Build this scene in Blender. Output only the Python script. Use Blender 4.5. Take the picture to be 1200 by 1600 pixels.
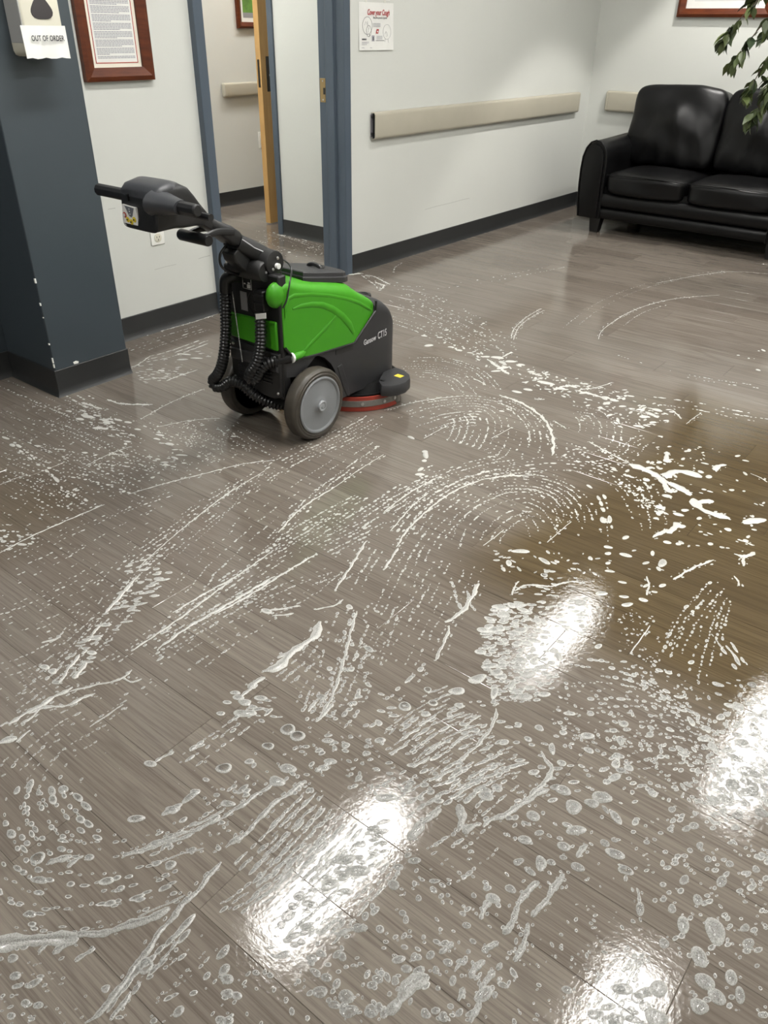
import bpy, bmesh, math, random
import numpy as np
from mathutils import Vector, Matrix

scene = bpy.context.scene
for o in list(bpy.data.objects):
    bpy.data.objects.remove(o, do_unlink=True)
COL = scene.collection
random.seed(7)
RNG = np.random.default_rng(11)

# ------------------------------------------------------------------ camera
CAM_H = 1.2
FPX = 1226.7                       # focal length in pixels of the 1200x1600 frame
PITCH, ROLL, YAW = math.radians(31.6285), math.radians(0.80311), math.radians(-38.158)


def camera_axes():
    cy, sy, cp, sp = math.cos(YAW), math.sin(YAW), math.cos(PITCH), math.sin(PITCH)
    f = Vector((sy * cp, cy * cp, -sp))
    r = Vector((cy, -sy, 0))
    u = r.cross(f)
    c, s = math.cos(ROLL), math.sin(ROLL)
    return c * r + s * u, -s * r + c * u, f


AX_R, AX_U, AX_F = camera_axes()
cam_data = bpy.data.cameras.new('camera')
cam_data.sensor_fit = 'VERTICAL'
cam_data.sensor_height = 24.0
cam_data.sensor_width = 18.0
cam_data.lens = 24.0 * FPX / 1600.0
cam_data.clip_start = 0.02
cam = bpy.data.objects.new('camera', cam_data)
COL.objects.link(cam)
mw = Matrix.Identity(4)
for i in range(3):
    mw[i][0], mw[i][1], mw[i][2] = AX_R[i], AX_U[i], -AX_F[i]
mw[2][3] = CAM_H
cam.matrix_world = mw
scene.camera = cam

# ------------------------------------------------------------------ world, exposure
world = bpy.data.worlds.new('world')
scene.world = world
world.use_nodes = True
world.node_tree.nodes['Background'].inputs[0].default_value = (0.8, 0.85, 0.9, 1)
world.node_tree.nodes['Background'].inputs[1].default_value = 0.02
vs = scene.view_settings
vs.view_transform = 'Standard'
vs.look = 'None'
vs.gamma = 1.0
vs.use_curve_mapping = False
vs.exposure = 0.0
LAMP_POWER = 66.0                   # radiance of the ceiling panels


def to_floor(x, y, z=0.0):
    """point of the floor seen at pixel (x, y) of the 1200x1600 frame"""
    d = AX_R * ((x - 600) / FPX) + AX_U * (-(y - 800) / FPX) + AX_F
    t = (z - CAM_H) / d.z
    return (d.x * t, d.y * t)


def to_pixel(p):
    v = Vector(p) - Vector((0, 0, CAM_H))
    w = v.dot(AX_F)
    if w < 0.01:
        return (-9999, -9999)
    return (600 + FPX * v.dot(AX_R) / w, 800 - FPX * v.dot(AX_U) / w)


# ------------------------------------------------------------------ mesh helpers
class MB:
    def __init__(self):
        self.v, self.f = [], []

    def add(self, vs_, fs_):
        n = len(self.v)
        self.v += [tuple(p) for p in vs_]
        self.f += [tuple(i + n for i in q) for q in fs_]
        return self

    def box(self, x0, x1, y0, y1, z0, z1):
        return self.add([(x0, y0, z0), (x1, y0, z0), (x1, y1, z0), (x0, y1, z0),
                         (x0, y0, z1), (x1, y0, z1), (x1, y1, z1), (x0, y1, z1)],
                        [(3, 2, 1, 0), (4, 5, 6, 7), (0, 1, 5, 4), (1, 2, 6, 5), (2, 3, 7, 6), (3, 0, 4, 7)])

    def hexa(self, bottom, top):
        """eight corners, bottom ring then top ring"""
        return self.add(list(bottom) + list(top),
                        [(3, 2, 1, 0), (4, 5, 6, 7), (0, 1, 5, 4), (1, 2, 6, 5), (2, 3, 7, 6), (3, 0, 4, 7)])

    def loft(self, rings, cap=True, closed=True):
        n = len(rings[0])
        vs_, fs_ = [], []
        for r in rings:
            vs_ += list(r)
        for i in range(len(rings) - 1):
            for j in range(n if closed else n - 1):
                k = (j + 1) % n
                fs_.append((i * n + j, i * n + k, (i + 1) * n + k, (i + 1) * n + j))
        if cap:
            fs_.append(tuple(range(n - 1, -1, -1)))
            b = (len(rings) - 1) * n
            fs_.append(tuple(b + j for j in range(n)))
        return self.add(vs_, fs_)

    def prism(self, poly, axis, a, b):
        """poly: 2D points; axis 'x' -> (y,z), 'y' -> (x,z), 'z' -> (x,y)"""
        def p3(p, t):
            return {'x': (t, p[0], p[1]), 'y': (p[0], t, p[1]), 'z': (p[0], p[1], t)}[axis]
        return self.loft([[p3(p, a) for p in poly], [p3(p, b) for p in poly]])

    def tube(self, path, rad, seg=10, cap=True, ref=None, squash=1.0):
        path = [Vector(p) for p in path]
        n = len(path)
        rads = rad if isinstance(rad, (list, tuple)) else [rad] * n
        rings = []
        up = Vector(ref) if ref else None
        for i, p in enumerate(path):
            t = (path[min(i + 1, n - 1)] - path[max(i - 1, 0)])
            t = t.normalized() if t.length > 1e-9 else Vector((0, 0, 1))
            if up is None:
                up = Vector((0, 0, 1)) if abs(t.z) < .9 else Vector((1, 0, 0))
            a = up - t * up.dot(t)
            if a.length < 1e-6:
                a = Vector((1, 0, 0)) - t * t.x
            a.normalize()
            up = a
            b = t.cross(a)
            rings.append([p + (a * math.cos(2 * math.pi * k / seg) * squash + b * math.sin(2 * math.pi * k / seg)) * rads[i]
                          for k in range(seg)])
        return self.loft(rings, cap)

    def lathe(self, prof, origin, axis='x', seg=40, closed_ends=True):
        """prof: (distance along axis, radius)"""
        ox, oy, oz = origin
        rings = []
        for (h, r) in prof:
            ring = []
            for k in range(seg):
                a = 2 * math.pi * k / seg
                c, s = r * math.cos(a), r * math.sin(a)
                ring.append({'x': (ox + h, oy + c, oz + s), 'y': (ox + s, oy + h, oz + c), 'z': (ox + c, oy + s, oz + h)}[axis])
            rings.append(ring)
        return self.loft(rings, closed_ends)

    def build(self, name, mat, parent=None, smooth=False, bevel=0.0, seg=2, subsurf=0, angle=35):
        me = bpy.data.meshes.new(name)
        me.from_pydata(self.v, [], self.f)
        me.validate()
        bm = bmesh.new()
        bm.from_mesh(me)
        bmesh.ops.recalc_face_normals(bm, faces=bm.faces)
        bm.to_mesh(me)
        bm.free()
        return link(name, me, mat, parent, smooth, bevel, seg, subsurf, angle)


def link(name, me, mat, parent=None, smooth=False, bevel=0.0, seg=2, subsurf=0, angle=35):
    o = bpy.data.objects.new(name, me)
    COL.objects.link(o)
    if mat:
        me.materials.append(mat)
    if parent:
        o.parent = parent
    if bevel:
        m = o.modifiers.new('bevel', 'BEVEL')
        m.width = bevel
        m.segments = seg
        m.limit_method = 'ANGLE'
        m.angle_limit = math.radians(30)
    if subsurf:
        m = o.modifiers.new('subsurf', 'SUBSURF')
        m.levels = m.render_levels = subsurf
    if smooth or bevel:
        for p in me.polygons:
            p.use_smooth = True
        if not subsurf:
            try:
                me.set_sharp_from_angle(angle=math.radians(angle))
            except Exception:
                pass
    return o


def tag(o, label, cat, group=None):
    o['label'] = label
    o['category'] = cat
    if group:
        o['group'] = group
    return o


def structure(o, label=None):
    o['kind'] = 'structure'
    if label:
        o['label'] = label
    return o


def thing(name, label, cat, loc=(0, 0, 0), group=None):
    o = bpy.data.objects.new(name, None)
    o.empty_display_size = 0.1
    COL.objects.link(o)
    o.location = loc
    return tag(o, label, cat, group)


def text_mesh(name, body, size, mat, parent, origin, right, up, shear=0.0, extrude=0.0003, align='CENTER', space=1.0, sx=1.0, bold=0.0):
    cu = bpy.data.curves.new(name, 'FONT')
    cu.body = body
    cu.size = size
    cu.shear = shear
    cu.extrude = extrude
    cu.offset = bold
    cu.align_x = align
    cu.align_y = 'CENTER'
    cu.space_character = space
    tmp = bpy.data.objects.new(name + '_tmp', cu)
    COL.objects.link(tmp)
    bpy.context.view_layer.update()
    dg = bpy.context.evaluated_depsgraph_get()
    me = bpy.data.meshes.new_from_object(tmp.evaluated_get(dg))
    bpy.data.objects.remove(tmp, do_unlink=True)
    r, u = Vector(right).normalized(), Vector(up).normalized()
    n = r.cross(u)
    o3 = Vector(origin)
    for v in me.vertices:
        c = v.co.copy()
        v.co = o3 + r * c.x * sx + u * c.y + n * c.z
    me.materials.clear()
    return link(name, me, mat, parent)


# ------------------------------------------------------------------ materials
def mat(name, color, rough=0.5, metal=0.0, spec=0.5, coat=0.0, coat_rough=0.1, emit=None, strength=0.0):
    m = bpy.data.materials.new(name)
    m.use_nodes = True
    b = m.node_tree.nodes['Principled BSDF']
    b.inputs['Base Color'].default_value = (*color, 1)
    b.inputs['Roughness'].default_value = rough
    b.inputs['Metallic'].default_value = metal
    b.inputs['Specular IOR Level'].default_value = spec
    b.inputs['Coat Weight'].default_value = coat
    b.inputs['Coat Roughness'].default_value = coat_rough
    if emit:
        b.inputs['Emission Color'].default_value = (*emit, 1)
        b.inputs['Emission Strength'].default_value = strength
    return m


class NT:
    """tiny node-graph helper"""
    def __init__(self, m):
        self.t = m.node_tree
        self.bsdf = self.t.nodes['Principled BSDF']

    def n(self, kind, **kw):
        nd = self.t.nodes.new(kind)
        for k, v in kw.items():
            if k.startswith('in_'):
                key = k[3:]
                nd.inputs[int(key) if key.isdigit() else key.replace('_', ' ')].default_value = v
            else:
                setattr(nd, k, v)
        return nd

    def l(self, a, b):
        self.t.links.new(a, b)

    def math(self, op, a, b=None, c=None, clamp=False):
        nd = self.t.nodes.new('ShaderNodeMath')
        nd.operation = op
        nd.use_clamp = clamp
        for i, x in enumerate((a, b, c)):
            if x is None:
                continue
            if isinstance(x, (int, float)):
                nd.inputs[i].default_value = x
            else:
                self.l(x, nd.inputs[i])
        return nd.outputs[0]

    def mapr(self, v, a, b, c, d, smooth=False):
        nd = self.t.nodes.new('ShaderNodeMapRange')
        if smooth:
            nd.interpolation_type = 'SMOOTHSTEP'
        self.l(v, nd.inputs[0])
        for i, x in enumerate((a, b, c, d)):
            nd.inputs[i + 1].default_value = x
        return nd.outputs[0]

    def mix(self, f, a, b, mode='MIX'):
        nd = self.t.nodes.new('ShaderNodeMix')
        nd.data_type = 'RGBA'
        nd.blend_type = mode
        if isinstance(f, (int, float)):
            nd.inputs[0].default_value = f
        else:
            self.l(f, nd.inputs[0])
        for i, x in ((6, a), (7, b)):
            if isinstance(x, tuple):
                nd.inputs[i].default_value = (*x[:3], 1)
            else:
                self.l(x, nd.inputs[i])
        return nd.outputs[2]

    def pos(self, scale=(1, 1, 1), obj=False):
        if obj:
            s = self.n('ShaderNodeTexCoord').outputs['Object']
        else:
            s = self.n('ShaderNodeNewGeometry').outputs['Position']
        mp = self.n('ShaderNodeMapping')
        mp.inputs['Scale'].default_value = scale
        self.l(s, mp.inputs[0])
        return mp.outputs[0]

    def noise(self, vec, scale=1.0, detail=4, rough=.5, dist=0.0):
        nd = self.n('ShaderNodeTexNoise')
        nd.inputs['Scale'].default_value = scale
        nd.inputs['Detail'].default_value = detail
        nd.inputs['Roughness'].default_value = rough
        nd.inputs['Distortion'].default_value = dist
        self.l(vec, nd.inputs['Vector'])
        return nd.outputs[0]

    def bump(self, h, strength=.1, dist=.01, normal=None):
        nd = self.n('ShaderNodeBump')
        nd.inputs['Strength'].default_value = strength
        nd.inputs['Distance'].default_value = dist
        self.l(h, nd.inputs['Height'])
        if normal is not None:
            self.l(normal, nd.inputs['Normal'])
        return nd.outputs[0]


def noisy(name, c1, c2, scale, rough=.5, r2=None, bump=0.0, bscale=None, stretch=(1, 1, 1), obj=False, **kw):
    m = mat(name, c1, rough, **kw)
    g = NT(m)
    p = g.pos(stretch, obj)
    n = g.noise(p, scale, 5, .6)
    f = g.mapr(n, .3, .7, 0, 1)
    g.l(g.mix(f, c1, c2), g.bsdf.inputs['Base Color'])
    if r2 is not None:
        g.l(g.mapr(n, .3, .7, rough, r2), g.bsdf.inputs['Roughness'])
    if bump:
        g.l(g.bump(g.noise(p, bscale or scale * 6, 3), bump, .004), g.bsdf.inputs['Normal'])
    return m


M = {}
M['wall'] = noisy('wall_paint', (.60, .61, .575), (.578, .588, .552), 1.3, .62, bump=.06, bscale=160)
M['blue'] = noisy('blue_paint', (.049, .062, .073), (.043, .056, .067), 2.0, .42, bump=.04, bscale=150)
M['bluetrim'] = noisy('blue_trim_paint', (.078, .100, .128), (.066, .087, .112), 3.0, .35)
M['ceil'] = noisy('ceiling_white', (.74, .75, .76), (.70, .71, .72), 3.0, .8)
M['base'] = noisy('vinyl_baseboard', (.020, .021, .022), (.026, .027, .027), 6.0, .38, .5)
M['beige'] = noisy('beige_guard', (.43, .40, .325), (.40, .375, .30), 5.0, .45)
M['beigedark'] = mat('guard_inside', (.012, .012, .013), .6)
M['greyplastic'] = mat('grey_plastic', (.16, .15, .165), .5)
M['wood'] = noisy('frame_wood', (.125, .030, .008), (.065, .014, .005), 9.0, .4, stretch=(1, 1, 6), spec=.3)
M['doorwood'] = noisy('door_wood', (.55, .335, .125), (.46, .265, .09), 5.0, .45, stretch=(6, 6, .5))
M['paper'] = noisy('paper', (.76, .76, .73), (.71, .71, .68), 12, .55)
M['cream'] = noisy('cream_mat', (.78, .74, .63), (.75, .71, .60), 12, .6)
M['ink'] = mat('ink', (.05, .05, .055), .6)
M['greyink'] = mat('grey_ink', (.36, .36, .39), .6)
M['red'] = mat('red_ink', (.42, .03, .035), .6)
M['white'] = mat('white_plastic', (.76, .76, .72), .35)
M['ivory'] = mat('ivory_plastic', (.62, .60, .50), .4)
M['bronze'] = mat('dark_bronze', (.055, .05, .045), .35, .9)
M['brass'] = mat('worn_brass', (.42, .30, .15), .35, .9)
M['steel'] = mat('steel', (.62, .62, .62), .28, 1.0)
M['leather'] = noisy('black_leather', (.0026, .0026, .0029), (.004, .004, .0044), 5, .30, .42, bump=.08, bscale=260, spec=.30)
M['legwood'] = mat('black_leg', (.008, .008, .008), .35)
M['diffuser'] = mat('lamp_diffuser', (.9, .9, .9), .5, emit=(1.0, .985, .945), strength=LAMP_POWER)
M['lampframe'] = mat('lamp_frame', (.75, .75, .75), .4)
M['chip'] = mat('bare_plaster', (.8, .8, .76), .7)
# ------------------------------------------------------------------ floor material (wet vinyl planks)
def floor_material():
    m = mat('wet_vinyl_plank', (.2, .17, .14), .2)
    g = NT(m)
    at = g.n('ShaderNodeAttribute')
    at.attribute_name = 'tone'
    tone = at.outputs['Fac']
    geo = g.n('ShaderNodeNewGeometry').outputs['Position']
    sep = g.n('ShaderNodeSeparateXYZ')
    g.l(geo, sep.inputs[0])
    # every plank cuts its grain from another place
    com = g.n('ShaderNodeCombineXYZ')
    g.l(g.math('ADD', sep.outputs[0], g.math('MULTIPLY', tone, 37.0)), com.inputs[0])
    g.l(g.math('ADD', sep.outputs[1], g.math('MULTIPLY', tone, 53.0)), com.inputs[1])
    g.l(g.math('MULTIPLY', tone, 19.0), com.inputs[2])

    def mapped(s):
        mp = g.n('ShaderNodeMapping')
        mp.inputs['Scale'].default_value = s
        g.l(com.outputs[0], mp.inputs[0])
        return mp.outputs[0]
    fine = g.noise(mapped((4, 210, 1)), 1.0, 6, .72)
    mid = g.noise(mapped((1.2, 22, 1)), 1.0, 4, .55)
    cath = g.noise(mapped((.9, 6.5, 1)), 1.0, 1.5, .4)
    rings = g.math('FRACT', g.math('MULTIPLY', cath, 11.0))
    ringl = g.mapr(g.math('ABSOLUTE', g.math('SUBTRACT', rings, .5)), .34, .5, 0, 1, True)
    # base tone per plank
    c = g.mix(tone, (.158, .134, .112), (.212, .186, .158))
    c = g.mix(g.mapr(mid, .35, .7, 0, .40), c, (.118, .096, .078))
    c = g.mix(g.mapr(fine, .45, .66, 0, .62), c, (.070, .057, .047))
    c = g.mix(g.math('MULTIPLY', ringl, .34), c, (.10, .085, .072))
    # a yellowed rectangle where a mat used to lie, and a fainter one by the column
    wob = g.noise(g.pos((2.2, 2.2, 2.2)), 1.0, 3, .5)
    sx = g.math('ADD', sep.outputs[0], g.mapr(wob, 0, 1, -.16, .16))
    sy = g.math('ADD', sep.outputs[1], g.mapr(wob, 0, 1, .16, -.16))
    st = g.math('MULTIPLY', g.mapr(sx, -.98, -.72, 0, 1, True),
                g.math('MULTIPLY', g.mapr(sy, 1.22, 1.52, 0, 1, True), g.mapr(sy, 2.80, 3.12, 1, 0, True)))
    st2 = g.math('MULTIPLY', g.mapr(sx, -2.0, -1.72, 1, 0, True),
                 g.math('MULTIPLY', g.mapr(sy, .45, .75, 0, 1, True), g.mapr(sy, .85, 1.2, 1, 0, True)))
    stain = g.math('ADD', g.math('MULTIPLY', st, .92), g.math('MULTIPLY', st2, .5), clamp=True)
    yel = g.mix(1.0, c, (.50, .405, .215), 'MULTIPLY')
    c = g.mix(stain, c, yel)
    g.l(c, g.bsdf.inputs['Base Color'])
    # water lies unevenly
    wet = g.noise(g.pos((1.3, 1.3, 1.3)), 1.0, 4, .55)
    far = g.mapr(sep.outputs[1], 2.6, 4.0, 0, .045)
    g.l(g.math('ADD', g.mapr(wet, .3, .7, .02, .06), far), g.bsdf.inputs['Roughness'])
    g.bsdf.inputs['IOR'].default_value = 1.5
    g.l(g.mapr(sep.outputs[1], 2.4, 3.6, .5, .30), g.bsdf.inputs['Specular IOR Level'])
    film = g.noise(g.pos((16, 16, 1)), 1.0, 3, .5)
    nrm = g.bump(fine, .03, .003)
    nrm = g.bump(film, .014, .02, nrm)
    ripple = g.noise(g.pos((95, 95, 1)), 1.0, 3, .6)
    nrm = g.bump(ripple, .21, .0009, nrm)
    g.l(nrm, g.bsdf.inputs['Normal'])
    return m


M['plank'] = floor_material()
M['subfloor'] = mat('subfloor', (.03, .026, .022), .7)

ZC = 2.6                                  # ceiling height
X_WALL_L, X_WALL_R, Y_BACK, X_HALL = -3.0, -2.98, 6.243, -5.01

floor = structure(MB().box(-5.2, 3.0, -3.0, 6.4, -.05, -.0045).build('floor', M['subfloor']),
                  'grey-brown wood-look plank floor, wet with soapy foam')

# ---- planks: rows along X, every plank in view is its own object
ROW0, ROWH, PLEN, GAP = .685, .1433, .92, .0002
known = {-1: -.975, 1: -.44, 5: -.395, 7: -.759, 8: -1.02, 9: -1.392, 10: -1.225, 20: -1.48}


def plank_geo(x0, x1, y0, y1, mb):
    c, d = .0008, .0006
    mb.loft([[(x0, y0, -.0045), (x1, y0, -.0045), (x1, y1, -.0045), (x0, y1, -.0045)],
             [(x0, y0, -d), (x1, y0, -d), (x1, y1, -d), (x0, y1, -d)],
             [(x0 + c, y0 + c, 0), (x1 - c, y0 + c, 0), (x1 - c, y1 - c, 0), (x0 + c, y1 - c, 0)]])


def with_tone(o, vals):
    a = o.data.attributes.new('tone', 'FLOAT', 'POINT')
    a.data.foreach_set('value', np.array(vals, dtype=np.float32))
    return o


rest, rest_tone = MB(), []
seen_rows = 0
for k in range(-24, 39):
    y0, y1 = ROW0 + ROWH * k, ROW0 + ROWH * (k + 1)
    y1c = min(y1, Y_BACK)
    if y0 > Y_BACK - .02:
        continue
    off = known.get(k)
    if off is None:
        off = (k * .3437 % 1.0) * PLEN + random.uniform(-.06, .06)
    n0 = math.floor((-5.05 - off) / PLEN)
    x = off + n0 * PLEN
    while x < 2.2:
        xa, xb = max(x, -5.05), min(x + PLEN, 2.2)
        x += PLEN
        if xb - xa < .03:
            continue
        tone = random.random()
        # is any of it inside the photograph?
        vis = False
        for i in range(7):
            for yy in (y0, (y0 + y1) / 2, y1c):
                px_, py_ = to_pixel((xa + (xb - xa) * i / 6, yy, 0))
                if -15 < px_ < 1215 and 0 < py_ < 1615:
                    vis = True
        if xb < -3.02 and not (2.3 < y1 and xa > -5.06):
            vis = False
        if xb < -3.1 and (y1 < 2.9 or y0 > 5.2):
            vis = False
        if vis:
            mb = MB()
            plank_geo(xa + GAP, xb - GAP, y0 + GAP, y1c - GAP, mb)
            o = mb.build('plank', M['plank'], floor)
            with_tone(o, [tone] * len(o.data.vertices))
            seen_rows += 1
        else:
            n = len(rest.v)
            plank_geo(xa + GAP, xb - GAP, y0 + GAP, y1c - GAP, rest)
            rest_tone += [tone] * (len(rest.v) - n)
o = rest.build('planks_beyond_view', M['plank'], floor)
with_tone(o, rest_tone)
o['kind'] = 'stuff'
print('planks in view', seen_rows)

# ---- walls
structure(MB().box(-3.13, X_WALL_L, 1.5, 2.478, 0, ZC).build('wall_left', M['wall']), 'pale grey painted wall between blue column and doorway')
structure(MB().box(-3.14, -3.003, -3.0, 1.5, 0, ZC).build('wall_far_left', M['blue']), 'blue painted wall stretch left of the column')
structure(MB().box(-3.11, X_WALL_R, 3.45, Y_BACK, 0, ZC).build('wall_right', M['wall']), 'pale grey wall with the long beige guard rail')
structure(MB().box(-3.13, -2.99, 2.478, 3.45, 2.15, ZC).build('wall_over_door', M['wall']), 'pale grey wall above the doorway')
structure(MB().box(-5.3, 3.0, Y_BACK, Y_BACK + .12, 0, ZC).build('wall_back', M['wall']), 'pale grey wall behind the black sofa')
structure(MB().box(2.2, 2.32, -3.0, Y_BACK, 0, ZC).build('wall_side', M['wall']), 'pale grey wall on the far right side')
structure(MB().box(-3.2, 2.3, -3.0, -2.9, 0, ZC).build('wall_rear', M['wall']), 'pale grey wall behind the viewer')
structure(MB().box(-5.3, 2.3, -3.0, 6.4, ZC, ZC + .1).build('ceiling', M['ceil']), 'white ceiling with recessed light panels')
structure(MB().box(-5.14, X_HALL, 1.0, Y_BACK, 0, ZC).build('wall_hall', M['wall']), 'pale wall at the end of the room beyond the doorway')
structure(MB().box(-5.1, -3.13, 1.0, 1.1, 0, ZC).build('wall_hall_left', M['wall']), 'pale side wall of the room beyond the doorway')
structure(MB().box(-3.962, -3.10, 3.905, 4.03, 0, ZC).build('wall_hall_stub', M['wall']), 'short pale wall seen through the doorway beside the wooden door')

# column with chipped paint on its edge
column = structure(MB().box(-3.003, -2.67, 1.405, 1.72, 0, ZC).build('wall_column', M['blue'], bevel=.004), 'slate blue painted column with white chips on its corner')


def chip(z, h, w, side=0, y=None):
    mb = MB()
    if y is None:
        mb.prism([(-2.672 - w, 1.4035), (-2.6685, 1.4035), (-2.6685, 1.405 + w * .7)], 'z', z, z + h)
    else:
        mb.prism([(y, z), (y + w * .9, z - .001), (y + w, z + h * .6), (y + w * .5, z + h), (y - .002, z + h * .8)], 'x', -2.6705, -2.6685)
    o_ = mb.build('paint_chip', M['chip'], column)


for z, h, w in [(.112, .014, .003), (.130, .02, .003), (.20, .006, .003), (.345, .010, .003), (.425, .016, .004), (.30, .004, .002)]:
    chip(z, h, w)
chip(.103, .011, .02, y=1.485)


def baseboard(name, p0, p1, inward, label=None, z=.101, both=False):
    """coved vinyl base from p0 to p1; inward = unit normal into the room"""
    prof = [(0, 0), (.016, 0), (.013, .004), (.007, .018), (.0055, .03), (.0055, z - .002), (.004, z), (0, z)]
    rings = []
    for p in (p0, p1):
        rings.append([(p[0] + inward[0] * a, p[1] + inward[1] * a, b) for a, b in prof])
    return structure(MB().loft(rings).build(name, M['base'], smooth=True), label)


baseboard('baseboard_left', (X_WALL_L, 1.72), (X_WALL_L, 2.474), (1, 0), 'dark vinyl baseboard between column and doorway')
baseboard('baseboard_far_left', (-3.003, -2.9), (-3.003, 1.402), (1, 0), 'dark vinyl baseboard under the blue wall')
baseboard('baseboard_right', (X_WALL_R, 3.456), (X_WALL_R, Y_BACK - .001), (1, 0), 'long dark vinyl baseboard below the guard rail')
baseboard('baseboard_back', (-2.974, Y_BACK), (2.2, Y_BACK), (0, -1), 'dark vinyl baseboard behind the sofa')
baseboard('baseboard_hall', (X_HALL, 1.1), (X_HALL, Y_BACK), (1, 0), 'dark vinyl baseboard in the room beyond the doorway')
baseboard('baseboard_hall_stub', (-3.962, 3.905), (-3.12, 3.905), (0, -1), 'dark vinyl baseboard beside the wooden door')
# wrap round the column
prof = [(0, 0), (.016, 0), (.013, .004), (.007, .018), (.0055, .03), (.0055, .099), (.004, .101), (0, .101)]
ringsA = [[(-3.0025, 1.405 - a, b) for a, b in prof], [(-2.67 + a, 1.405 - a, b) for a, b in prof],
          [(-2.67 + a, 1.7215, b) for a, b in prof]]
structure(MB().loft(ringsA).build('baseboard_column', M['base'], smooth=True), 'dark vinyl baseboard wrapped round the blue column')

# ---- steel door frame of the doorway (blue)
y0, y1 = 2.476, 3.455
fw = .05
def jamb_profile(ya, s):
    """plan polygon of a jamb; s=+1 means opening lies towards +y"""
    return [(-2.968, ya), (-2.968, ya + s * fw), (-3.028, ya + s * fw), (-3.028, ya + s * (fw + .016)),
            (-3.082, ya + s * (fw + .016)), (-3.082, ya + s * fw), (-3.142, ya + s * fw), (-3.142, ya)]
mbf = MB()
mbf.prism(jamb_profile(y0, 1), 'z', 0, 2.15)
fr = mbf.build('trim_doorway', M['bluetrim'], bevel=.003)
structure(fr, 'blue steel frame of the open doorway')
MB().prism(jamb_profile(y1, -1), 'z', 0, 2.15).build('jamb', M['bluetrim'], fr, bevel=.003)
MB().box(-3.142, -2.968, y0 + fw, y1 - fw, 2.10, 2.15).build('head', M['bluetrim'], fr, bevel=.003)
sp = MB().prism([(-3.135, .868), (-3.098, .868), (-3.098, .978), (-3.135, .978)], 'y', y1 - fw - .0015, y1 - fw + .001).build('strike_plate', M['brass'], fr, bevel=.001)
MB().box(-3.112, -3.1, y1 - fw - .0025, y1 - fw, .905, .935).build('latch_hole', M['beigedark'], sp)
for zz in (.880, .966):
    MB().lathe([(0, .004), (-.0015, .004), (-.002, .002)], (-3.115, y1 - fw - .0012, zz), 'y', 10).build('screw', M['steel'], sp)

# second blue frame with the wooden door standing open
tr2 = structure(MB().prism([(-3.962, 3.893), (-4.006, 3.893), (-4.006, 3.955), (-4.016, 3.955), (-4.016, 4.04), (-3.962, 4.04)], 'z', 0, 2.15).build('trim_second_doorway', M['bluetrim'], bevel=.003),
                'narrow blue steel door frame beside the wooden door')
door = thing('door_1', 'light oak door standing open in the room beyond the doorway', 'door', (-4.262, 4.07, 0))
door['kind'] = 'structure'
leaf = MB().box(-.045, 0, 0, .86, .008, 2.08).build('door_leaf', M['doorwood'], door, bevel=.002)
MB().box(-.0315, -.0135, -.0012, .002, .86, 1.02).build('latch_plate', M['bronze'], leaf)
esc = MB().box(-.001, .004, .045, .105, .835, 1.037).build('lock_plate', M['bronze'], leaf, bevel=.002)
MB().tube([(0, .075, .93), (.05, .075, .93), (.055, .085, .93), (.055, .19, .928)], .009, 10).build('lever', M['steel'], esc, smooth=True)

# ---- ceiling light panels
DIFF = {}
for k_ in (1.0, .55, .8, 1.6):
    DIFF[k_] = mat('lamp_diffuser_%d' % round(k_ * 100), (.9, .9, .9), .5, emit=(1.0, .985, .945), strength=LAMP_POWER * k_)


def troffer(x, y, label, power=1.0):
    t = thing('ceiling_light', label, 'light', (x, y, ZC), 'ceiling light panels')
    mb = MB()
    w, l_ = .118, .52
    mb.box(-w, -w + .02, -l_, l_, -.018, 0).box(w - .02, w, -l_, l_, -.018, 0)
    mb.box(-w, w, -l_, -l_ + .02, -.018, 0).box(-w, w, l_ - .02, l_, -.018, 0)
    mb.build('frame', M['lampframe'], t)
    MB().box(-w + .02, w - .02, -l_ + .02, l_ - .02, -.012, -.004).build('diffuser', DIFF[power], t)


for (x, y, lb) in [(-1.73, 1.87, 'ceiling light panel above the floor scrubber'), (-1.73, 4.32, 'ceiling light panel in front of the wall with the guard rail'),
                   (-.27, 1.87, 'ceiling light panel near the viewer'), (-.27, 4.1, 'ceiling light panel in front of the sofa'),
                   (1.2, 1.87, 'ceiling light panel to the viewer\'s right'), (1.2, 4.1, 'ceiling light panel in the right far corner'),
                   (-1.73, -.6, 'ceiling light panel behind the viewer on the left'),
                   (-4.25, 3.2, 'added unseen ceiling panel to light the room beyond the doorway'), (-4.45, 4.9, 'added unseen ceiling panel to brighten the hall by the wooden door'), (-4.1, 1.9, 'added unseen ceiling panel to brighten the hall behind the framed notice wall')]:  # last three: unseen panels added to brighten the hall beyond the doorway
    troffer(x, y, lb, .55 if (x, y) == (-1.73, 4.32) else (.8 if x < -4 else 1.0))

# recessed accent downlight over the sofa
dl = thing('recessed_downlight', 'small round recessed downlight over the sofa', 'light', (-1.75, 5.6, ZC))
MB().lathe([(0, .085), (-.006, .085), (-.008, .075), (-.003, .062), (.0, .06)], (0, 0, 0), 'z', 32, False).build('trim_ring', M['lampframe'], dl, smooth=True)
lens = MB().lathe([(-.0005, .06), (-.001, .03), (-.001, .001)], (0, 0, 0), 'z', 24, False).build('lens', mat('downlight_lens', (.8, .8, .78), .4, emit=(1.0, .97, .93), strength=1.2), dl)
sd = bpy.data.lights.new('downlight_beam', 'SPOT')
sd.energy = 150
sd.color = (1.0, .97, .93)
sd.spot_size = math.radians(84)
sd.spot_blend = .22
sd.shadow_soft_size = .05
so = bpy.data.objects.new('downlight_beam', sd)
COL.objects.link(so)
so.parent = dl
so.location = (0, 0, -.02)

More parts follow.
